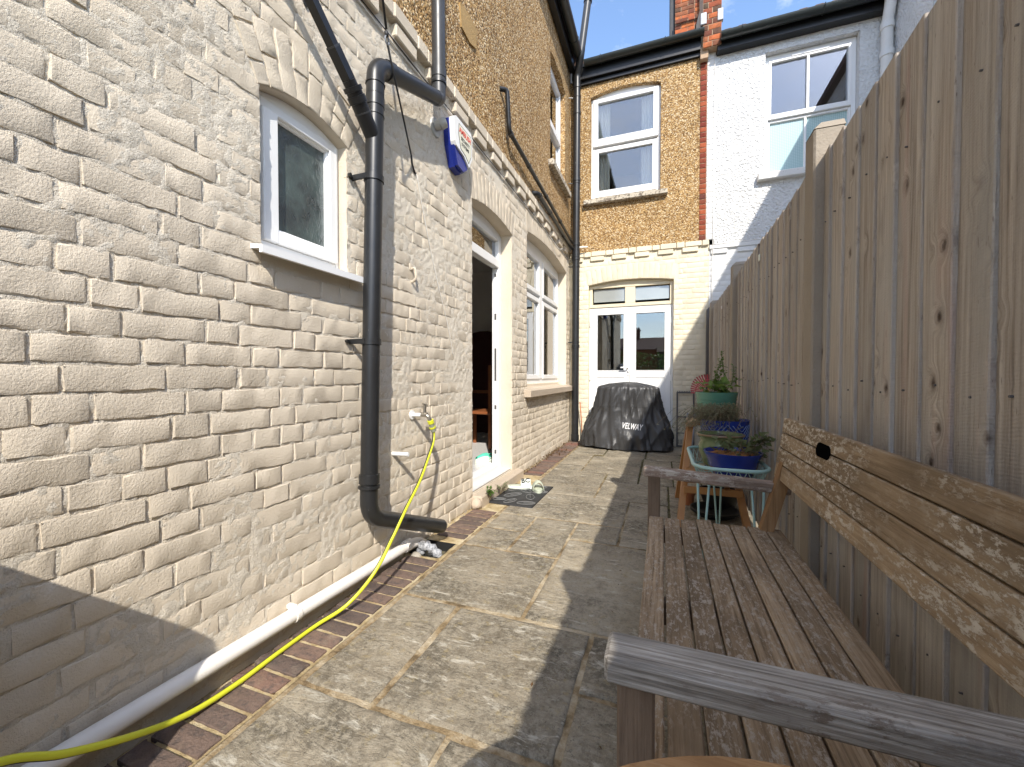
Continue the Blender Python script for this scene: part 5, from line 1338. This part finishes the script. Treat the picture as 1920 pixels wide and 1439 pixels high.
# scraps and dead leaves by the wall
r = random.Random(5); m = MB()
for i in range(260):
    k = r.random()
    if k < .45: p = (-1.40 + abs(r.gauss(0, .035)), r.uniform(4.0, 6.3), .004)
    elif k < .75: p = (-1.33 + r.gauss(0, .08), 5.3 + r.gauss(0, .25), .006)
    else: p = (r.uniform(-1.35, .3), r.uniform(.6, 6.0), .003)
    leaf_quads(m, [p], .028 if k < .75 else .012, r, .0, .6)
m.build('dead_leaves', M['leaf_dead'], label='scattered dead leaves and scraps on the paving', cat='dead leaves', kind='stuff')
r = random.Random(6); m = MB()
for i in range(420):
    k = r.random()
    p = (-1.40 + abs(r.gauss(0, .018)), r.uniform(2.2, 6.3), .002) if k < .5 else ((r.uniform(-1.35, -1.30), r.uniform(.3, 1.95), -.016) if k < .8 else (r.uniform(-1.3, -.2), r.uniform(.5, 6.0), .002))
    s = r.uniform(.002, .006) * (1.2 if k < .8 else .7)
    m.convex([(p[0] - s, p[1], p[2]), (p[0] + s, p[1] - s, p[2]), (p[0], p[1] + s, p[2]), (p[0], p[1], p[2] + s * 1.2)], [(0, 1, 2), (0, 1, 3), (1, 2, 3), (2, 0, 3)])
m.build('grit', M['stone_grey'], label='fine grit along the foot of the wall', cat='grit', kind='stuff')

# ------------------------------------------------------------------ things seen through the open door
chr_ = empty('dining_chair', (-2.2, 4.85, .11), 'red brown wooden dining chair inside the open back door', 'chair')
cx, cy = -2.22, 4.85
for dx, dy, h, nm in ((-.2, -.2, .45, 'leg'), (.2, -.2, 1.05, 'back_post'), (-.2, .2, .45, 'leg'), (.2, .2, 1.05, 'back_post')):
    m = MB(); m.box(cx + dx - .02, cx + dx + .02, cy + dy - .02, cy + dy + .02, .11, .11 + h, .004); m.build(nm, M['red_wood'], chr_)
m = MB(); m.box(cx - .23, cx + .23, cy - .23, cy + .23, .545, .58, .006); m.build('seat', M['red_wood'], chr_)
for z in (.80, .95, 1.10): 
    m = MB(); m.box(cx + .19, cx + .21, cy - .19, cy + .19, z - .035, z + .035, .004); m.build('back_slat', M['red_wood'], chr_)
cb = empty('cabinet', (-2.9, 6.1, .11), 'dark arched wooden cabinet inside the doorway', 'cabinet')
us = np.linspace(0, math.pi, 14)
m = MB(lambda u, v, w: (u, 6.33 - w, v)); m.prism([(-3.3, .11), (-2.1, .11)] + [(-2.7 + .6 * math.cos(a), 1.3 + .45 * math.sin(a)) for a in us], 0, .35); m.build('carcass', M['dark_wood'], cb)
m = MB(lambda u, v, w: (u, 6.33 - w, v)); m.box(-3.25, -2.15, .75, .80, .35, .38); m.build('shelf_edge', M['red_wood'], cb)
def clog(cx, cy, z, rot, mat, label):
    e = empty('clog', (cx, cy, z), label, 'clog', 'clogs on the tiled floor inside the door')
    c_, s_ = math.cos(rot), math.sin(rot)
    def Tc(u, v, w): return (cx + u * c_ - v * s_, cy + u * s_ + v * c_, z + w)
    m = MB(Tc); m.prism([(.045 * math.sin(a), .12 * math.cos(a)) for a in np.linspace(0, 6.283, 20)[:-1]], 0, .03); m.build('sole', mat, e)
    m = MB(Tc); A = np.array([[(-.046 * math.cos(a) * (1 - .45 * max(0, v - .03) / .09), v, .02 + (.062 - .35 * max(0, v - .03)) * math.sin(a)) for a in np.linspace(0, math.pi, 11)] for v in np.linspace(-.02, .115, 8)]); m.grid(A); m.build('upper', mat, e, smooth=True)
    m = MB(Tc); m.tube([(-.045, -.02, .045), (-.04, -.09, .055), (0, -.115, .06), (.04, -.09, .055), (.045, -.02, .045)], .007, 6); m.build('heel_strap', mat, e, smooth=True)
clog(-1.80, 4.02, .112, 2.6, M['mint_foam'], 'mint green clog on the tiles just inside the back door')
clog(-1.72, 3.86, .112, 2.2, M['shoe_white'], 'pale clog in the sunlight just inside the back door, in front of the mint one')

# curtains in the bedroom window
def curtain(x0, x1, y, z0, z1, label, seed, flare=0):
    n = 40; m = MB(); rows = []
    for z in np.linspace(z0, z1, 12):
        t = (z - z0) / (z1 - z0)
        rows.append([(x0 + (x1 - x0) * s * (1 - flare * t * (1 - s) * .2), y + .022 * math.sin(s * 6.28 * 4.5 + seed) + .008 * math.sin(t * 3), z) for s in np.linspace(0, 1, n)])
    A = np.array(rows); m.grid(A); B = A + [0, .012, 0]; m.grid(B[::-1])
    m.build('curtain', M['curtain'], smooth=True, label=label, cat='curtain', group='curtains in the bedroom window')
curtain(-1.02, -.80, YB + .17, 3.78, 5.3, 'gathered cream curtain on the corner stack side of the bedroom window', 1)
curtain(-.34, -.17, YB + .17, 3.78, 5.3, 'narrow cream curtain on the chimney side of the bedroom window', 2)

# ------------------------------------------------------------------ covered machine by the French doors
cvr = empty('covered_barbecue', (-.49, 6.05, 0), 'bulky object under a creased black fabric cover in front of the French doors', 'covered barbecue')
na, nh = 220, 56
TH = np.linspace(0, 2 * math.pi, na + 1)[:-1]; HT = np.linspace(0, 1, nh)
rows = []
for t in HT:
    z = .012 + t * .84
    k = t ** 1.15
    hx = .585 * (1 - k) + .425 * k + .02 * math.sin(t * 5); hy = .315 * (1 - k) + .235 * k
    cx = -.49 * (1 - k) + -.475 * k; cyy = 6.04
    p = 3.6
    c_, s_ = np.cos(TH), np.sin(TH)
    rr = (np.abs(c_) ** p + np.abs(s_) ** p) ** (-1 / p)
    x = c_ * rr; yv = s_ * rr
    arc = TH * 3.0
    fold = np.sin(TH * 9 + 1.3 * np.sin(t * 3)) * .010 * (1 - t) ** .7 + np.sin(TH * 21 + 2 + t * 2) * .006 * (1 - t * .8)
    rid = (1 - np.abs(2 * fnoise(arc * 2.3 + t * 1.3, t * 1.2 + 0 * arc, 21, 2) - 1)) ** 2
    rid2 = (1 - np.abs(2 * fnoise(arc * 1.9 - t * 3.6, t * 1.7 + 5 + arc * .2, 27, 2) - 1)) ** 3
    sag = -.022 * np.exp(-((t - .62) / .16) ** 2)
    calm = 1 - .94 * np.exp(-((x * hx + cx + .40) / .21) ** 4 - ((z - .335) / .10) ** 4) * (yv < 0)
    dd = calm * (fold + (rid - .45) * .048 * (1 - .4 * t) + (rid2 - .35) * .026) + sag
    sc = 1 + dd / .45
    rows.append(np.column_stack([cx + x * hx * sc, cyy + yv * hy * (1 + dd / .30), np.full(na, z) + (0.018 * np.sin(TH * 3 + 1) * (1 - t) if t > 0.001 else 0.012 * (np.sin(TH * 5) + 1))]))
last = rows[-1]; c0 = last.mean(0)
for q in (.96, .85, .6, .3):
    P = c0 + (last - c0) * q
    P[:, 2] = .852 + .075 * (1 - q ** 2.4) + (fnoise(P[:, 0] * 6, P[:, 1] * 6, 33, 2) - .5) * .03 + .012
    rows.append(P)
V = np.vstack(rows + [np.array([[c0[0], c0[1], .945]])]); nr = len(rows)
F = [(i * na + j, i * na + (j + 1) % na, (i + 1) * na + (j + 1) % na, (i + 1) * na + j) for i in range(nr - 1) for j in range(na)] + [((nr - 1) * na + j, (nr - 1) * na + (j + 1) % na, nr * na) for j in range(na)]
m = MB(); m.add(V.tolist(), F); cov = m.build('cover', M['cover'], cvr, smooth=True)
bvh = BVHTree.FromPolygons([Vector(v) for v in V], F)
# seams
for pts in ([(-.93 + .02 * i, 5.5, .60 - .00 * i) for i in range(0, 45)], [(-.60, 5.5, z) for z in np.linspace(.60, .86, 10)], [(-.12, 5.5, z) for z in np.linspace(.60, .84, 10)]):
    P = []
    for p in pts:
        h = bvh.ray_cast(Vector(p), Vector((0, 1, 0)))[0]
        if h: P.append((h.x, h.y - .0008, h.z))
    if len(P) > 3: m = MB(); m.tube(P, .0028, 5); m.build('seam', M['cover'], cvr)
tx = text_obj('VELWAY', .112, M['white_ink'], Matrix(((1, 0, 0, -.395), (0, 0, -1, 5.2), (0, 1, 0, .335), (0, 0, 0, 1))) @ Matrix.Rotation(rad(-5), 4, 'Z'), None, bold=.0022, shear=.25, xs=.58, space=1.08)
me = tx.data
bm = bmesh.new(); bm.from_mesh(me); bmesh.ops.triangulate(bm, faces=bm.faces[:]); bmesh.ops.subdivide_edges(bm, edges=bm.edges[:], cuts=1, use_grid_fill=True)
dl = [v for v in bm.verts]
for v in dl:
    h = bvh.ray_cast(Vector((v.co.x, 5.2, v.co.z)), Vector((0, 1, 0)))[0]
    if h: v.co.y = h.y - .004 + (v.co.y - 5.2) * .5
bm.to_mesh(me); bm.free(); me.transform(Matrix.Translation(-wloc(cvr))); tx.parent = cvr

# ------------------------------------------------------------------ pots, stands and frames along the fence
def pot(name, cx, cy, z0, prof, mat, label, soil_r, soil_z, soil_mat, cat='plant pot', n=36):
    e = empty(name, (cx, cy, z0), label, cat)
    m = MB(); m.lathe(prof, (cx, cy, z0), n); m.build('pot_body', mat, e, smooth=True, angle=35)
    r = random.Random(int(cx * 1000)); rows = []
    for q in np.linspace(1, 0.02, 7): rows.append([(cx + soil_r * q * math.cos(a), cy + soil_r * q * math.sin(a), z0 + soil_z + (1 - q * q) * .012 + r.uniform(-.005, .005)) for a in np.linspace(0, 2 * math.pi, 25)])
    m = MB(); m.grid(np.array(rows)[:, ::-1]); m.build('compost', soil_mat, e, smooth=True)
    return e
# wooden step stool
ss = empty('step_stool', (.31, 3.1, 0), 'orange varnished wooden step stool holding the pots beside the fence', 'step stool')
def strut(a, b, w, d, mat, parent, name, axis=(0, 1, 0)):
    a = Vector(a); b = Vector(b); t = (b - a).normalized(); n = Vector(axis); n = (n - t * n.dot(t)).normalized(); q = t.cross(n)
    vs = [tuple(p + q * w * i + n * d * j) for p in (a, b) for i, j in ((-1, -1), (1, -1), (1, 1), (-1, 1))]
    m = MB(); m.convex(vs, [(0, 1, 2, 3), (4, 5, 6, 7), (0, 1, 5, 4), (1, 2, 6, 5), (2, 3, 7, 6), (3, 0, 4, 7)]); return m.build(name, mat, parent)
for sx in (-1, 1):
    strut((.31 + sx * .115, 3.32, .67), (.31 + sx * .205, 2.86, 0), .019, .036, M['orange_wood'], ss, 'leg')
    strut((.31 + sx * .125, 3.34, .66), (.31 + sx * .190, 3.72, 0), .017, .03, M['orange_wood'], ss, 'leg')
m = MB(); m.box(.18, .44, 3.27, 3.60, .665, .69, .005); m.build('tread', M['orange_wood'], ss)
m = MB(); m.box(.15, .47, 2.93, 3.25, .365, .39, .005); m.build('tread', M['orange_wood'], ss)
m = MB(); m.box(.16, .235, 3.22, 3.30, .66, .70, .006); m.build('top_rail_end', m_plain('pale_worn_wood', (.45, .30, .17), .7), ss)
for y_, z_ in ((2.965, .335), (2.945, .27)): 
    m = MB(); m.box(.135, .485, y_ - .012, y_ + .012, z_ - .022, z_ + .022, .003); m.build('cross_rail', M['orange_wood'], ss)
m = MB(); m.box(.14, .48, 3.64, 3.66, .16, .2, .003); m.build('cross_rail', M['orange_wood'], ss)

gp = pot('plant_pot', .385, 3.47, .69, [(.098, 0), (.108, .01), (.128, .08), (.142, .18), (.148, .205), (.150, .215), (.140, .215), (.134, .19)], M['green_glaze'], 'sea green ribbed glazed pot on the top tread, with lime leaves and tall stems', .134, .19, M['potting'])
m = MB()
for z in (.06, .085, .11, .135, .16): m.tube([(.385 + (.122 + z * .12) * math.cos(a), 3.47 + (.122 + z * .12) * math.sin(a), .69 + z) for a in np.linspace(0, 6.283, 36)], .003, 5)
m.build('rib', M['green_glaze'], gp, smooth=True)
r = random.Random(12); ms = MB(); ml = MB(); ml2 = MB()
for i in range(9):
    b = Vector((.385 + r.uniform(-.09, .09), 3.47 + r.uniform(-.09, .09), .885))
    h = [.26, .32, .22, .28, .18, .12, .1, .24, .14][i]
    t = b + Vector((r.uniform(-.10, .10), r.uniform(-.08, .08), h)); mid = (b + t) / 2 + Vector((r.uniform(-.02, .02), 0, .02))
    pts = spline([b, mid, t], 5); ms.tube(pts, .0022, 5)
    leaf_quads(ml, [p + Vector((r.uniform(-.012, .012), r.uniform(-.012, .012), 0)) for p in pts[4:] for _ in range(4)], .024, r)
for i in range(110):
    a = r.uniform(0, 6.28); q = r.uniform(0, .125)
    leaf_quads(ml2, [(.385 + q * math.cos(a), 3.47 + q * math.sin(a), .89 + r.uniform(0, .09))], .055, r, .1, .8)
ms.build('stem', M['stem_green'], gp); ml.build('foliage', M['leaf'], gp); ml2.build('lettuce_leaves', M['leaf_lime'], gp)

bp = pot('plant_pot', .395, 3.09, .39, [(.115, 0), (.12, .005), (.138, .16), (.147, .325), (.150, .345), (.138, .345), (.132, .315)], M['blue_glaze2'], 'tall blue pot moulded with chevrons on the lower tread, dry herb spilling over', .133, .318, M['potting'])
m = MB()
for z0 in np.arange(-.12, .34, .03):
    pts = []
    for a in np.linspace(0, 2 * math.pi, 8 * 8 + 1):
        zz = z0 + .11 * abs(((a / (2 * math.pi) * 5 + .25) % 1) - .5) * 2
        if .015 < zz < .325: pts.append((a, zz))
        else:
            if len(pts) > 1: m.tube([(.395 + (.1215 + q * .085) * math.cos(b), 3.09 + (.1215 + q * .085) * math.sin(b), .39 + q) for b, q in pts], .0028, 4)
            pts = []
    if len(pts) > 1: m.tube([(.395 + (.1215 + q * .085) * math.cos(b), 3.09 + (.1215 + q * .085) * math.sin(b), .39 + q) for b, q in pts], .0028, 4)
m.build('chevron_moulding', M['blue_light'], bp, smooth=True)
r = random.Random(13); ms = MB(); ml = MB()
for i in range(260):
    b = Vector((.385 + r.uniform(-.12, .1), 3.09 + r.uniform(-.11, .1), .71))
    lean = Vector((-abs(r.gauss(.10, .12)), r.gauss(-.03, .08), 0)) if i < 170 else Vector((r.uniform(-.1, .1), r.uniform(-.1, .1), 0))
    h = r.uniform(.05, .13); drop = -.10 * min(1, lean.length / .25)
    pts = spline([b, b + lean * .5 + Vector((0, 0, h)), b + lean + Vector((0, 0, h * .6 + drop))], 3); ms.tube(pts, .0011, 3)
    leaf_quads(ml, [p for p in pts[2:] for _ in range(3)], .015, r, .3, .4)
ms.build('stem', M['dry_stem'], bp); ml.build('foliage', M['leaf_dry'], bp)

# wire plant stand
ws = empty('wire_plant_stand', (.33, 2.6, 0), 'mint green wire basket stand on hairpin legs between bench and step stool', 'plant stand')
def rr_path(x0, x1, y0, y1, z, rc, n=6):
    out = []
    for cx, cy, a0 in ((x1 - rc, y1 - rc, 0), (x0 + rc, y1 - rc, 90), (x0 + rc, y0 + rc, 180), (x1 - rc, y0 + rc, 270)):
        for k in range(n + 1):
            a = rad(a0 + 90 * k / n); out.append((cx + rc * math.cos(a), cy + rc * math.sin(a), z))
    out.append(out[0]); return out
rim = rr_path(.155, .505, 2.26, 2.95, .56, .11); base = rr_path(.19, .47, 2.30, 2.91, .47, .09)
m = MB(); m.tube(rim, .0095, 10); m.build('rim', M['mint'], ws, smooth=True)
m = MB(); m.tube(base, .005, 8); m.build('base_ring', M['mint'], ws, smooth=True)
m = MB(); N_ = 44
def lerp_path(P, t):
    L_ = [0.0]
    for a, b in zip(P[:-1], P[1:]): L_.append(L_[-1] + (Vector(b) - Vector(a)).length)
    s = t % 1 * L_[-1]
    for i in range(len(P) - 1):
        if L_[i + 1] >= s: return along(P[i], P[i + 1], (s - L_[i]) / max(1e-9, L_[i + 1] - L_[i]))
    return Vector(P[-1])
for i in range(N_):
    for sgn in (-1, 1): m.tube([lerp_path(rim, i / N_), lerp_path(base, (i + sgn * 1.0) / N_)], .0019, 4)
m.build('side_wire', M['mint'], ws, smooth=True)
m = MB()
for yv in np.linspace(2.33, 2.88, 12): m.tube([(.195, yv, .468), (.465, yv, .468)], .0022, 4)
for xv in np.linspace(.22, .44, 5): m.tube([(xv, 2.305, .464), (xv, 2.905, .464)], .0022, 4)
m.build('base_wire', M['mint'], ws, smooth=True)
for cx_, cy_ in ((.205, 2.36), (.455, 2.36), (.33, 2.90)):
    sx = -1 if cx_ < .33 else 1
    m = MB(); m.tube(rounded([(cx_ - .028, cy_, .47), (cx_ + sx * .01 - .004, cy_ - .01, .006), (cx_ + sx * .01 + .004, cy_ - .01, .006), (cx_ + .028, cy_ - .0, .47)], .01, 3), .006, 8); m.build('leg', M['mint'], ws, smooth=True)
bw_ = pot('planter_bowl', .360, 2.50, .477, [(.085, 0), (.092, .006), (.112, .055), (.119, .06), (.128, .10), (.143, .128), (.146, .14), (.137, .14), (.125, .112)], M['blue_glaze'], 'shiny dark blue bowl planter with orange mulch in the wire stand, nearest the bench', .126, .122, M['bark'])
r = random.Random(14); ms = MB(); ml = MB(); md = MB()
for i in range(26):
    b = Vector((.37 + r.uniform(-.05, .1), 2.50 + r.uniform(-.07, .08), .60)); a = r.uniform(-.8, .8) if i % 3 else r.uniform(0, 6.28)
    t = b + Vector((math.cos(a) * r.uniform(.04, .12), math.sin(a) * .07, r.uniform(-.01, .11)))
    pts = spline([b, (b + t) / 2 + Vector((0, 0, .025)), t], 4); ms.tube(pts, .0014, 4)
    leaf_quads(ml, [t, t, t, pts[4], pts[5]], .042, r, .4, .85)
for i in range(30): leaf_quads(md, [(.345 + r.uniform(-.09, .1), 2.5 + r.uniform(-.09, .09), .602)], .03, r, .05, .5)
ms.build('stem', M['dry_stem'], bw_); ml.build('foliage', M['leaf_dull'], bw_); md.build('dead_leaf', M['leaf_dead'], bw_)
op = pot('plant_pot', .335, 2.805, .477, [(.085, 0), (.095, .01), (.122, .09), (.124, .125), (.113, .15), (.116, .165), (.131, .185), (.131, .195), (.120, .195), (.108, .17)], M['olive_glaze'], 'olive green glazed pot with a brown lip behind the blue bowl in the wire stand', .108, .172, M['potting'])
m = MB(); m.tube([(.335 + .1305 * math.cos(a), 2.805 + .1305 * math.sin(a), .477 + .19) for a in np.linspace(0, 6.283, 40)], .0062, 8); m.build('lip', m_plain('brown_glaze_lip', (.20, .13, .07), .3, vary=.3), op, smooth=True)
r = random.Random(15); ms = MB(); ml = MB()
for i in range(7):
    b = Vector((.33 + r.uniform(-.07, .07), 2.80 + r.uniform(-.06, .06), .65)); t = b + Vector((r.uniform(-.07, .09), r.uniform(-.03, .03), r.uniform(.02, .13)))
    pts = spline([b, (b + t) / 2 + Vector((0, 0, .01)), t], 4); ms.tube(pts, .0013, 4); leaf_quads(ml, pts[5:], .018, r)
ms.build('stem', M['dry_stem'], op); ml.build('foliage', M['leaf_dull'], op)
e = pot('plant_pot', .195, 3.54, 0, [(.042, 0), (.048, .07), (.056, .085), (.058, .115), (.052, .115), (.048, .09)], M['terracotta'], 'small terracotta pot on the paving behind the step stool leg', .048, .092, M['potting'])
m = MB(); m.lathe([(.12, 0), (.16, .03), (.165, .05), (.155, .05), (.11, .012)], (.36, 3.32, 0), 28); m.build('plant_saucer', M['black_rubber'], smooth=True, angle=40, label='black plastic saucer on the ground under the step stool', cat='saucer')
m = MB(); m.lathe([(.10, 0), (.14, .10), (.15, .14), (.14, .14), (.10, .02)], (.42, 3.52, 0), 24); m.build('plant_tray', M['black_rubber'], smooth=True, angle=40, label='black plastic pot on the ground against the fence under the step stool', cat='plant pot')

# grey frames against the end wall and a red rake head
rk = empty('metal_rack', (.3, 6.32, 0), 'dull grey metal rack with comb bars leaning on the end wall beside the French doors', 'rack')
def Trk(u, v, w): return (u, 6.34 - w + (.8 - v) * -.06, v)
m = MB(Trk); frame_ring(m, .185, .425, .01, .80, .022, -.012, .012); m.build('frame', M['dark_metal'], rk)
m = MB(Trk); m.box(.207, .403, .43, .45, -.008, .008); m.box(.207, .403, .20, .215, -.008, .008); m.build('cross_bar', M['dark_metal'], rk)
for i in range(9): 
    m = MB(Trk); m.box(.212 + i * .0215, .219 + i * .0215, .055, .115, -.006, .006); m.build('comb_bar', M['dark_metal'], rk)
m = MB(Trk)
for i in range(10): m.box(.196 + i * .0225, .207 + i * .0225, .795, .812, -.01, .01)
m.build('top_teeth', M['dark_metal'], rk)
ff = empty('folded_frame', (.27, 5.6, 0), 'pale grey tubular folded frame leaning by the metal rack', 'folded frame')
for dx in (0, .10):
    m = MB(); m.tube([(.235 + dx, 5.58, .01), (.305 + dx * .9, 5.72, .55)], .012, 10); m.build('rail', M['grey_metal'], ff, smooth=True)
for t in (.1, .32, .55, .78, .95):
    m = MB(); m.tube([along((.235, 5.58, .01), (.305, 5.72, .55), t), along((.335, 5.58, .01), (.395, 5.72, .55), t)], .009, 8); m.build('rung', M['grey_metal'], ff, smooth=True)
rh = empty('leaf_rake', (.52, 5.75, .8), 'faded red plastic fan shaped leaf rake head upended behind the green pot', 'rake')
pc = Vector((.560, 5.85, .82))
for i in range(13):
    a = rad(88 + i * 8.0); L_ = .235 - .004 * abs(i - 5)
    p0 = pc + Vector((math.cos(a) * .07, 0, math.sin(a) * .07)); p1 = pc + Vector((math.cos(a) * L_, -.02, math.sin(a) * L_)); p2 = p1 + Vector((math.cos(a) * .012, -.035, math.sin(a) * .012))
    m = MB(); 
    dirn = (p1 - p0).normalized(); q = Vector((-math.sin(a), 0, math.cos(a)))
    vs = [];
    for p, w_ in ((p0, .0035), (p1, .0095), (p2, .008)):
        vs += [tuple(p - q * w_ + Vector((0, -.003, 0))), tuple(p + q * w_ + Vector((0, -.003, 0))), tuple(p + q * w_ + Vector((0, .003, 0))), tuple(p - q * w_ + Vector((0, .003, 0)))]
    m.add(vs, [(0, 1, 2, 3), (8, 11, 10, 9)] + [(b + j, b + (j + 1) % 4, b + 4 + (j + 1) % 4, b + 4 + j) for b in (0, 4) for j in range(4)]); m.build('tine', M['red_plastic'], rh)
m = MB(); m.tube([tuple(pc + Vector((math.cos(a) * .16, -.012, math.sin(a) * .16))) for a in np.linspace(rad(86), rad(186), 14)], .006, 6); m.build('brace', M['red_plastic'], rh, smooth=True)
m = MB(); m.tube([tuple(pc + Vector((0, 0, .08))), tuple(pc), (.56, 5.95, .03)], .013, 10); m.build('handle', M['orange_wood'], rh, smooth=True)

# ------------------------------------------------------------------ bench
bn_ = empty('garden_bench', (.2, 1.25, 0), 'weathered slatted wooden bench with flaking pale patches against the fence', 'bench')
ys0, ys1 = .50, 1.905
x = -.052
for i in range(8):
    wd = .0585 + R.uniform(-.001, .001); e1 = ys1 + R.uniform(-.012, .012) - (.0 if i not in (3,) else -.02); zt = .405 + R.uniform(-.0015, .0015)
    m = MB(); m.box(x, x + wd, ys0 + R.uniform(-.008, .008), e1, zt - .022, zt, .003); m.build('seat_slat', M['bench_seat'], bn_); x += wd + .0052
for y_ in (.60, 1.25, 1.86):
    m = MB(); m.box(-.04, .45, y_ - .02, y_ + .02, .315, .380, .003); m.build('seat_bearer', M['bench_leg'], bn_)
m = MB(); m.box(-.046, -.022, .62, 1.90, .30, .379, .003); m.build('apron', M['bench_leg'], bn_)
# back: four boards on two raked uprights
lean = math.atan2(.035, .245)
Mb = Matrix.Translation((.447, 0, .612)) @ Matrix.Rotation(lean, 4, 'Y')
for i in range(4):
    z0 = i * .0625
    m = MB(); m.box(-.010, .012, .42, 1.965 + R.uniform(-.006, .006), z0, z0 + .0585, .003, M=Mb); m.build('back_slat', M['bench_back'], bn_)
m = MB(); poly = [(1.50 + .022 * math.cos(a) + (.034 if math.cos(a) > 0 else -.034), .187 + .022 * math.sin(a)) for a in np.linspace(0, 6.283, 18)[:-1]]
mm = Mb @ Matrix(((0, 0, 1, 0), (1, 0, 0, 0), (0, 1, 0, 0), (0, 0, 0, 1)))
m2 = MB(lambda u, v, w: tuple(mm @ Vector((u, v, w)))); m2.prism(poly, -.0125, -.0095); m2.build('slot_shade_plate', m_plain('slot_shade_black', (.003, .003, .003), .9, spec=0.0), bn_)  # flat black plate stands in for the shade inside the slot
for y_ in (1.90, .60):
    strut((.385, y_, .36), (.508, y_, .83), .022, .024, M['bench_brace'], bn_, 'back_upright')
    strut((.43, y_, 0), (.43, y_, .385), .024, .024, M['bench_leg'], bn_, 'leg')
for y_ in (1.925, .625):
    m = MB(); m.box(-.060, -.008, y_ - .024, y_ + .024, 0, .586, .003); m.build('leg', M['bench_leg'], bn_)
def arm(y0, y1, z, mat, tilt=0.0):
    m = MB(); Mx = Matrix.Translation((-.078, (y0 + y1) / 2, z)) @ Matrix.Rotation(tilt, 4, 'Y')
    h = (y1 - y0) / 2
    m.box(0, .565, -h, h, -.042, 0, .006, M=Mx); m.build('arm', mat, bn_)
arm(1.90, 1.958, .622, M['bench_farm'], .055)
arm(.592, .660, .624, M['bench_arm'], .0)
# round table at the near end of the bench
rt = empty('round_table', (.13, .17, 0), 'round oiled wooden table whose rim just shows at the near end of the bench', 'table')
TX, TY, TZ, TR = .125, .135, .70, .27
m = MB(); m.lathe([(TR - .008, -.028), (TR, -.02), (TR, -.006), (TR - .006, 0)], (TX, TY, TZ), 64); m.build('table_top', M['table_wood'], rt, smooth=True, angle=40)
for a in (.8, 2.37, 3.94, 5.5): strut((TX + .15 * math.cos(a), TY + .15 * math.sin(a), TZ - .028), (TX + .2 * math.cos(a), TY + .2 * math.sin(a), 0), .016, .016, M['table_wood'], rt, 'leg')

# ------------------------------------------------------------------ beyond
tr = empty('bare_tree', (.9, 12.5, 0), 'bare twigs of a tree showing above the neighbouring roof by the chimney', 'tree')
m = MB(); m.tube([(.9, 12.5, 0), (.95, 12.5, 6), (.9, 12.5, 9.0)], [.12, .08, .03], 8); m.build('trunk', M['twig'], tr, smooth=True)
r = random.Random(3)
for p in ([(.9, 12.5, 9.0), (1.0, 12.5, 9.6), (1.35, 12.5, 10.1), (1.75, 12.5, 9.95)], [(.9, 12.5, 8.6), (1.05, 12.5, 9.0), (1.2, 12.5, 8.9), (1.3, 12.5, 8.6)], [(1.3, 12.5, 10.05), (1.4, 12.5, 10.4)], [(1.5, 12.5, 10.05), (1.75, 12.5, 10.25)], [(.93, 12.5, 8.4), (1.1, 12.4, 8.55), (1.5, 12.5, 8.1)]):
    m = MB(); m.tube(spline(p, 4), .012, 5); m.build('branch', M['twig'], tr, smooth=True)
# unseen block added by the house wall, shaped to throw the wall-foot shadow
gc = empty('unseen_shadow_caster', (-1.15, -.25, 0), 'unseen black block with a sloping top, added to shade the foot of the wall', 'shadow caster')
m = MB(lambda u, v, w: (w, u, v)); m.prism([(-.75, 0), (.13, 0), (.135, .80), (.11, .92), (.04, 1.0), (-.12, 1.13), (-.35, 1.30), (-.55, 1.38), (-.75, 1.42)], -1.37, -1.0); m.build('shadow_caster_body', M['black_iron'], gc)
# houses across the gardens, behind the picture: the door and window glass mirrors them
fh = empty('far_terrace', (0, -58, 0), 'dark terrace of houses across the gardens, mirrored in the door glass', 'house')
m = MB(); m.box(-30, 30, -63, -55, 0, 5.2); m.build('brick_wall', M['chim_brick'], fh)
m = MB(); m.convex([(-30.3, -54.7, 5.2), (30.3, -54.7, 5.2), (30.3, -63.3, 5.2), (-30.3, -63.3, 5.2), (-30.3, -59, 7.4), (30.3, -59, 7.4)], [(0, 1, 2, 3), (0, 1, 5, 4), (2, 3, 4, 5), (0, 3, 4), (1, 2, 5)]); m.build('roof', M['roof_tile'], fh)
for x in (-21.5, -12.5, -4.2, 5.5, 14.5, 23):
    m = MB(); m.box(x - .5, x + .5, -59.8, -58.4, 6.0, 8.6); m.box(x - .58, x + .58, -59.9, -58.3, 8.6, 8.8)
    for q in (-.3, 0, .3): m.tube([(x + q, -59.1, 8.8), (x + q, -59.1, 9.2)], [.13, .11], 10)
    m.build('chimney', M['chim_brick'], fh)
for x in (-17.3, -8.2, .6, 10.2, 19):
    m = MB(); m.box(x - 1.4, x + 1.4, -55.1, -51.5, 0, 4.6); m.convex([(x - 1.5, -51.4, 4.6), (x + 1.5, -51.4, 4.6), (x + 1.5, -55.5, 4.6), (x - 1.5, -55.5, 4.6), (x - 1.5, -55.5, 5.7), (x + 1.5, -55.5, 5.7)], [(0, 1, 2, 3), (0, 1, 5, 4), (2, 3, 4, 5), (0, 3, 4), (1, 2, 5)]); m.build('rear_wing', M['chim_brick'], fh)
r = random.Random(44); ml = MB()
hd = empty('garden_hedge', (0, -12, 0), 'dense dark hedge across the end of the garden, mirrored in the door glass', 'hedge')
for i in range(5200):
    x = r.uniform(-7, 6); h = 2.1 + .5 * float(fnoise(x * .8, 0, 3)); 
    leaf_quads(ml, [(x, -12 + r.gauss(0, .35), r.uniform(0, h))], .16, r)
ml.build('foliage', M['leaf'], hd)
m = MB(); m.tube([(-7, -12, .05), (6, -12, .05)], .12, 6); m.build('stems', M['dry_stem'], hd)
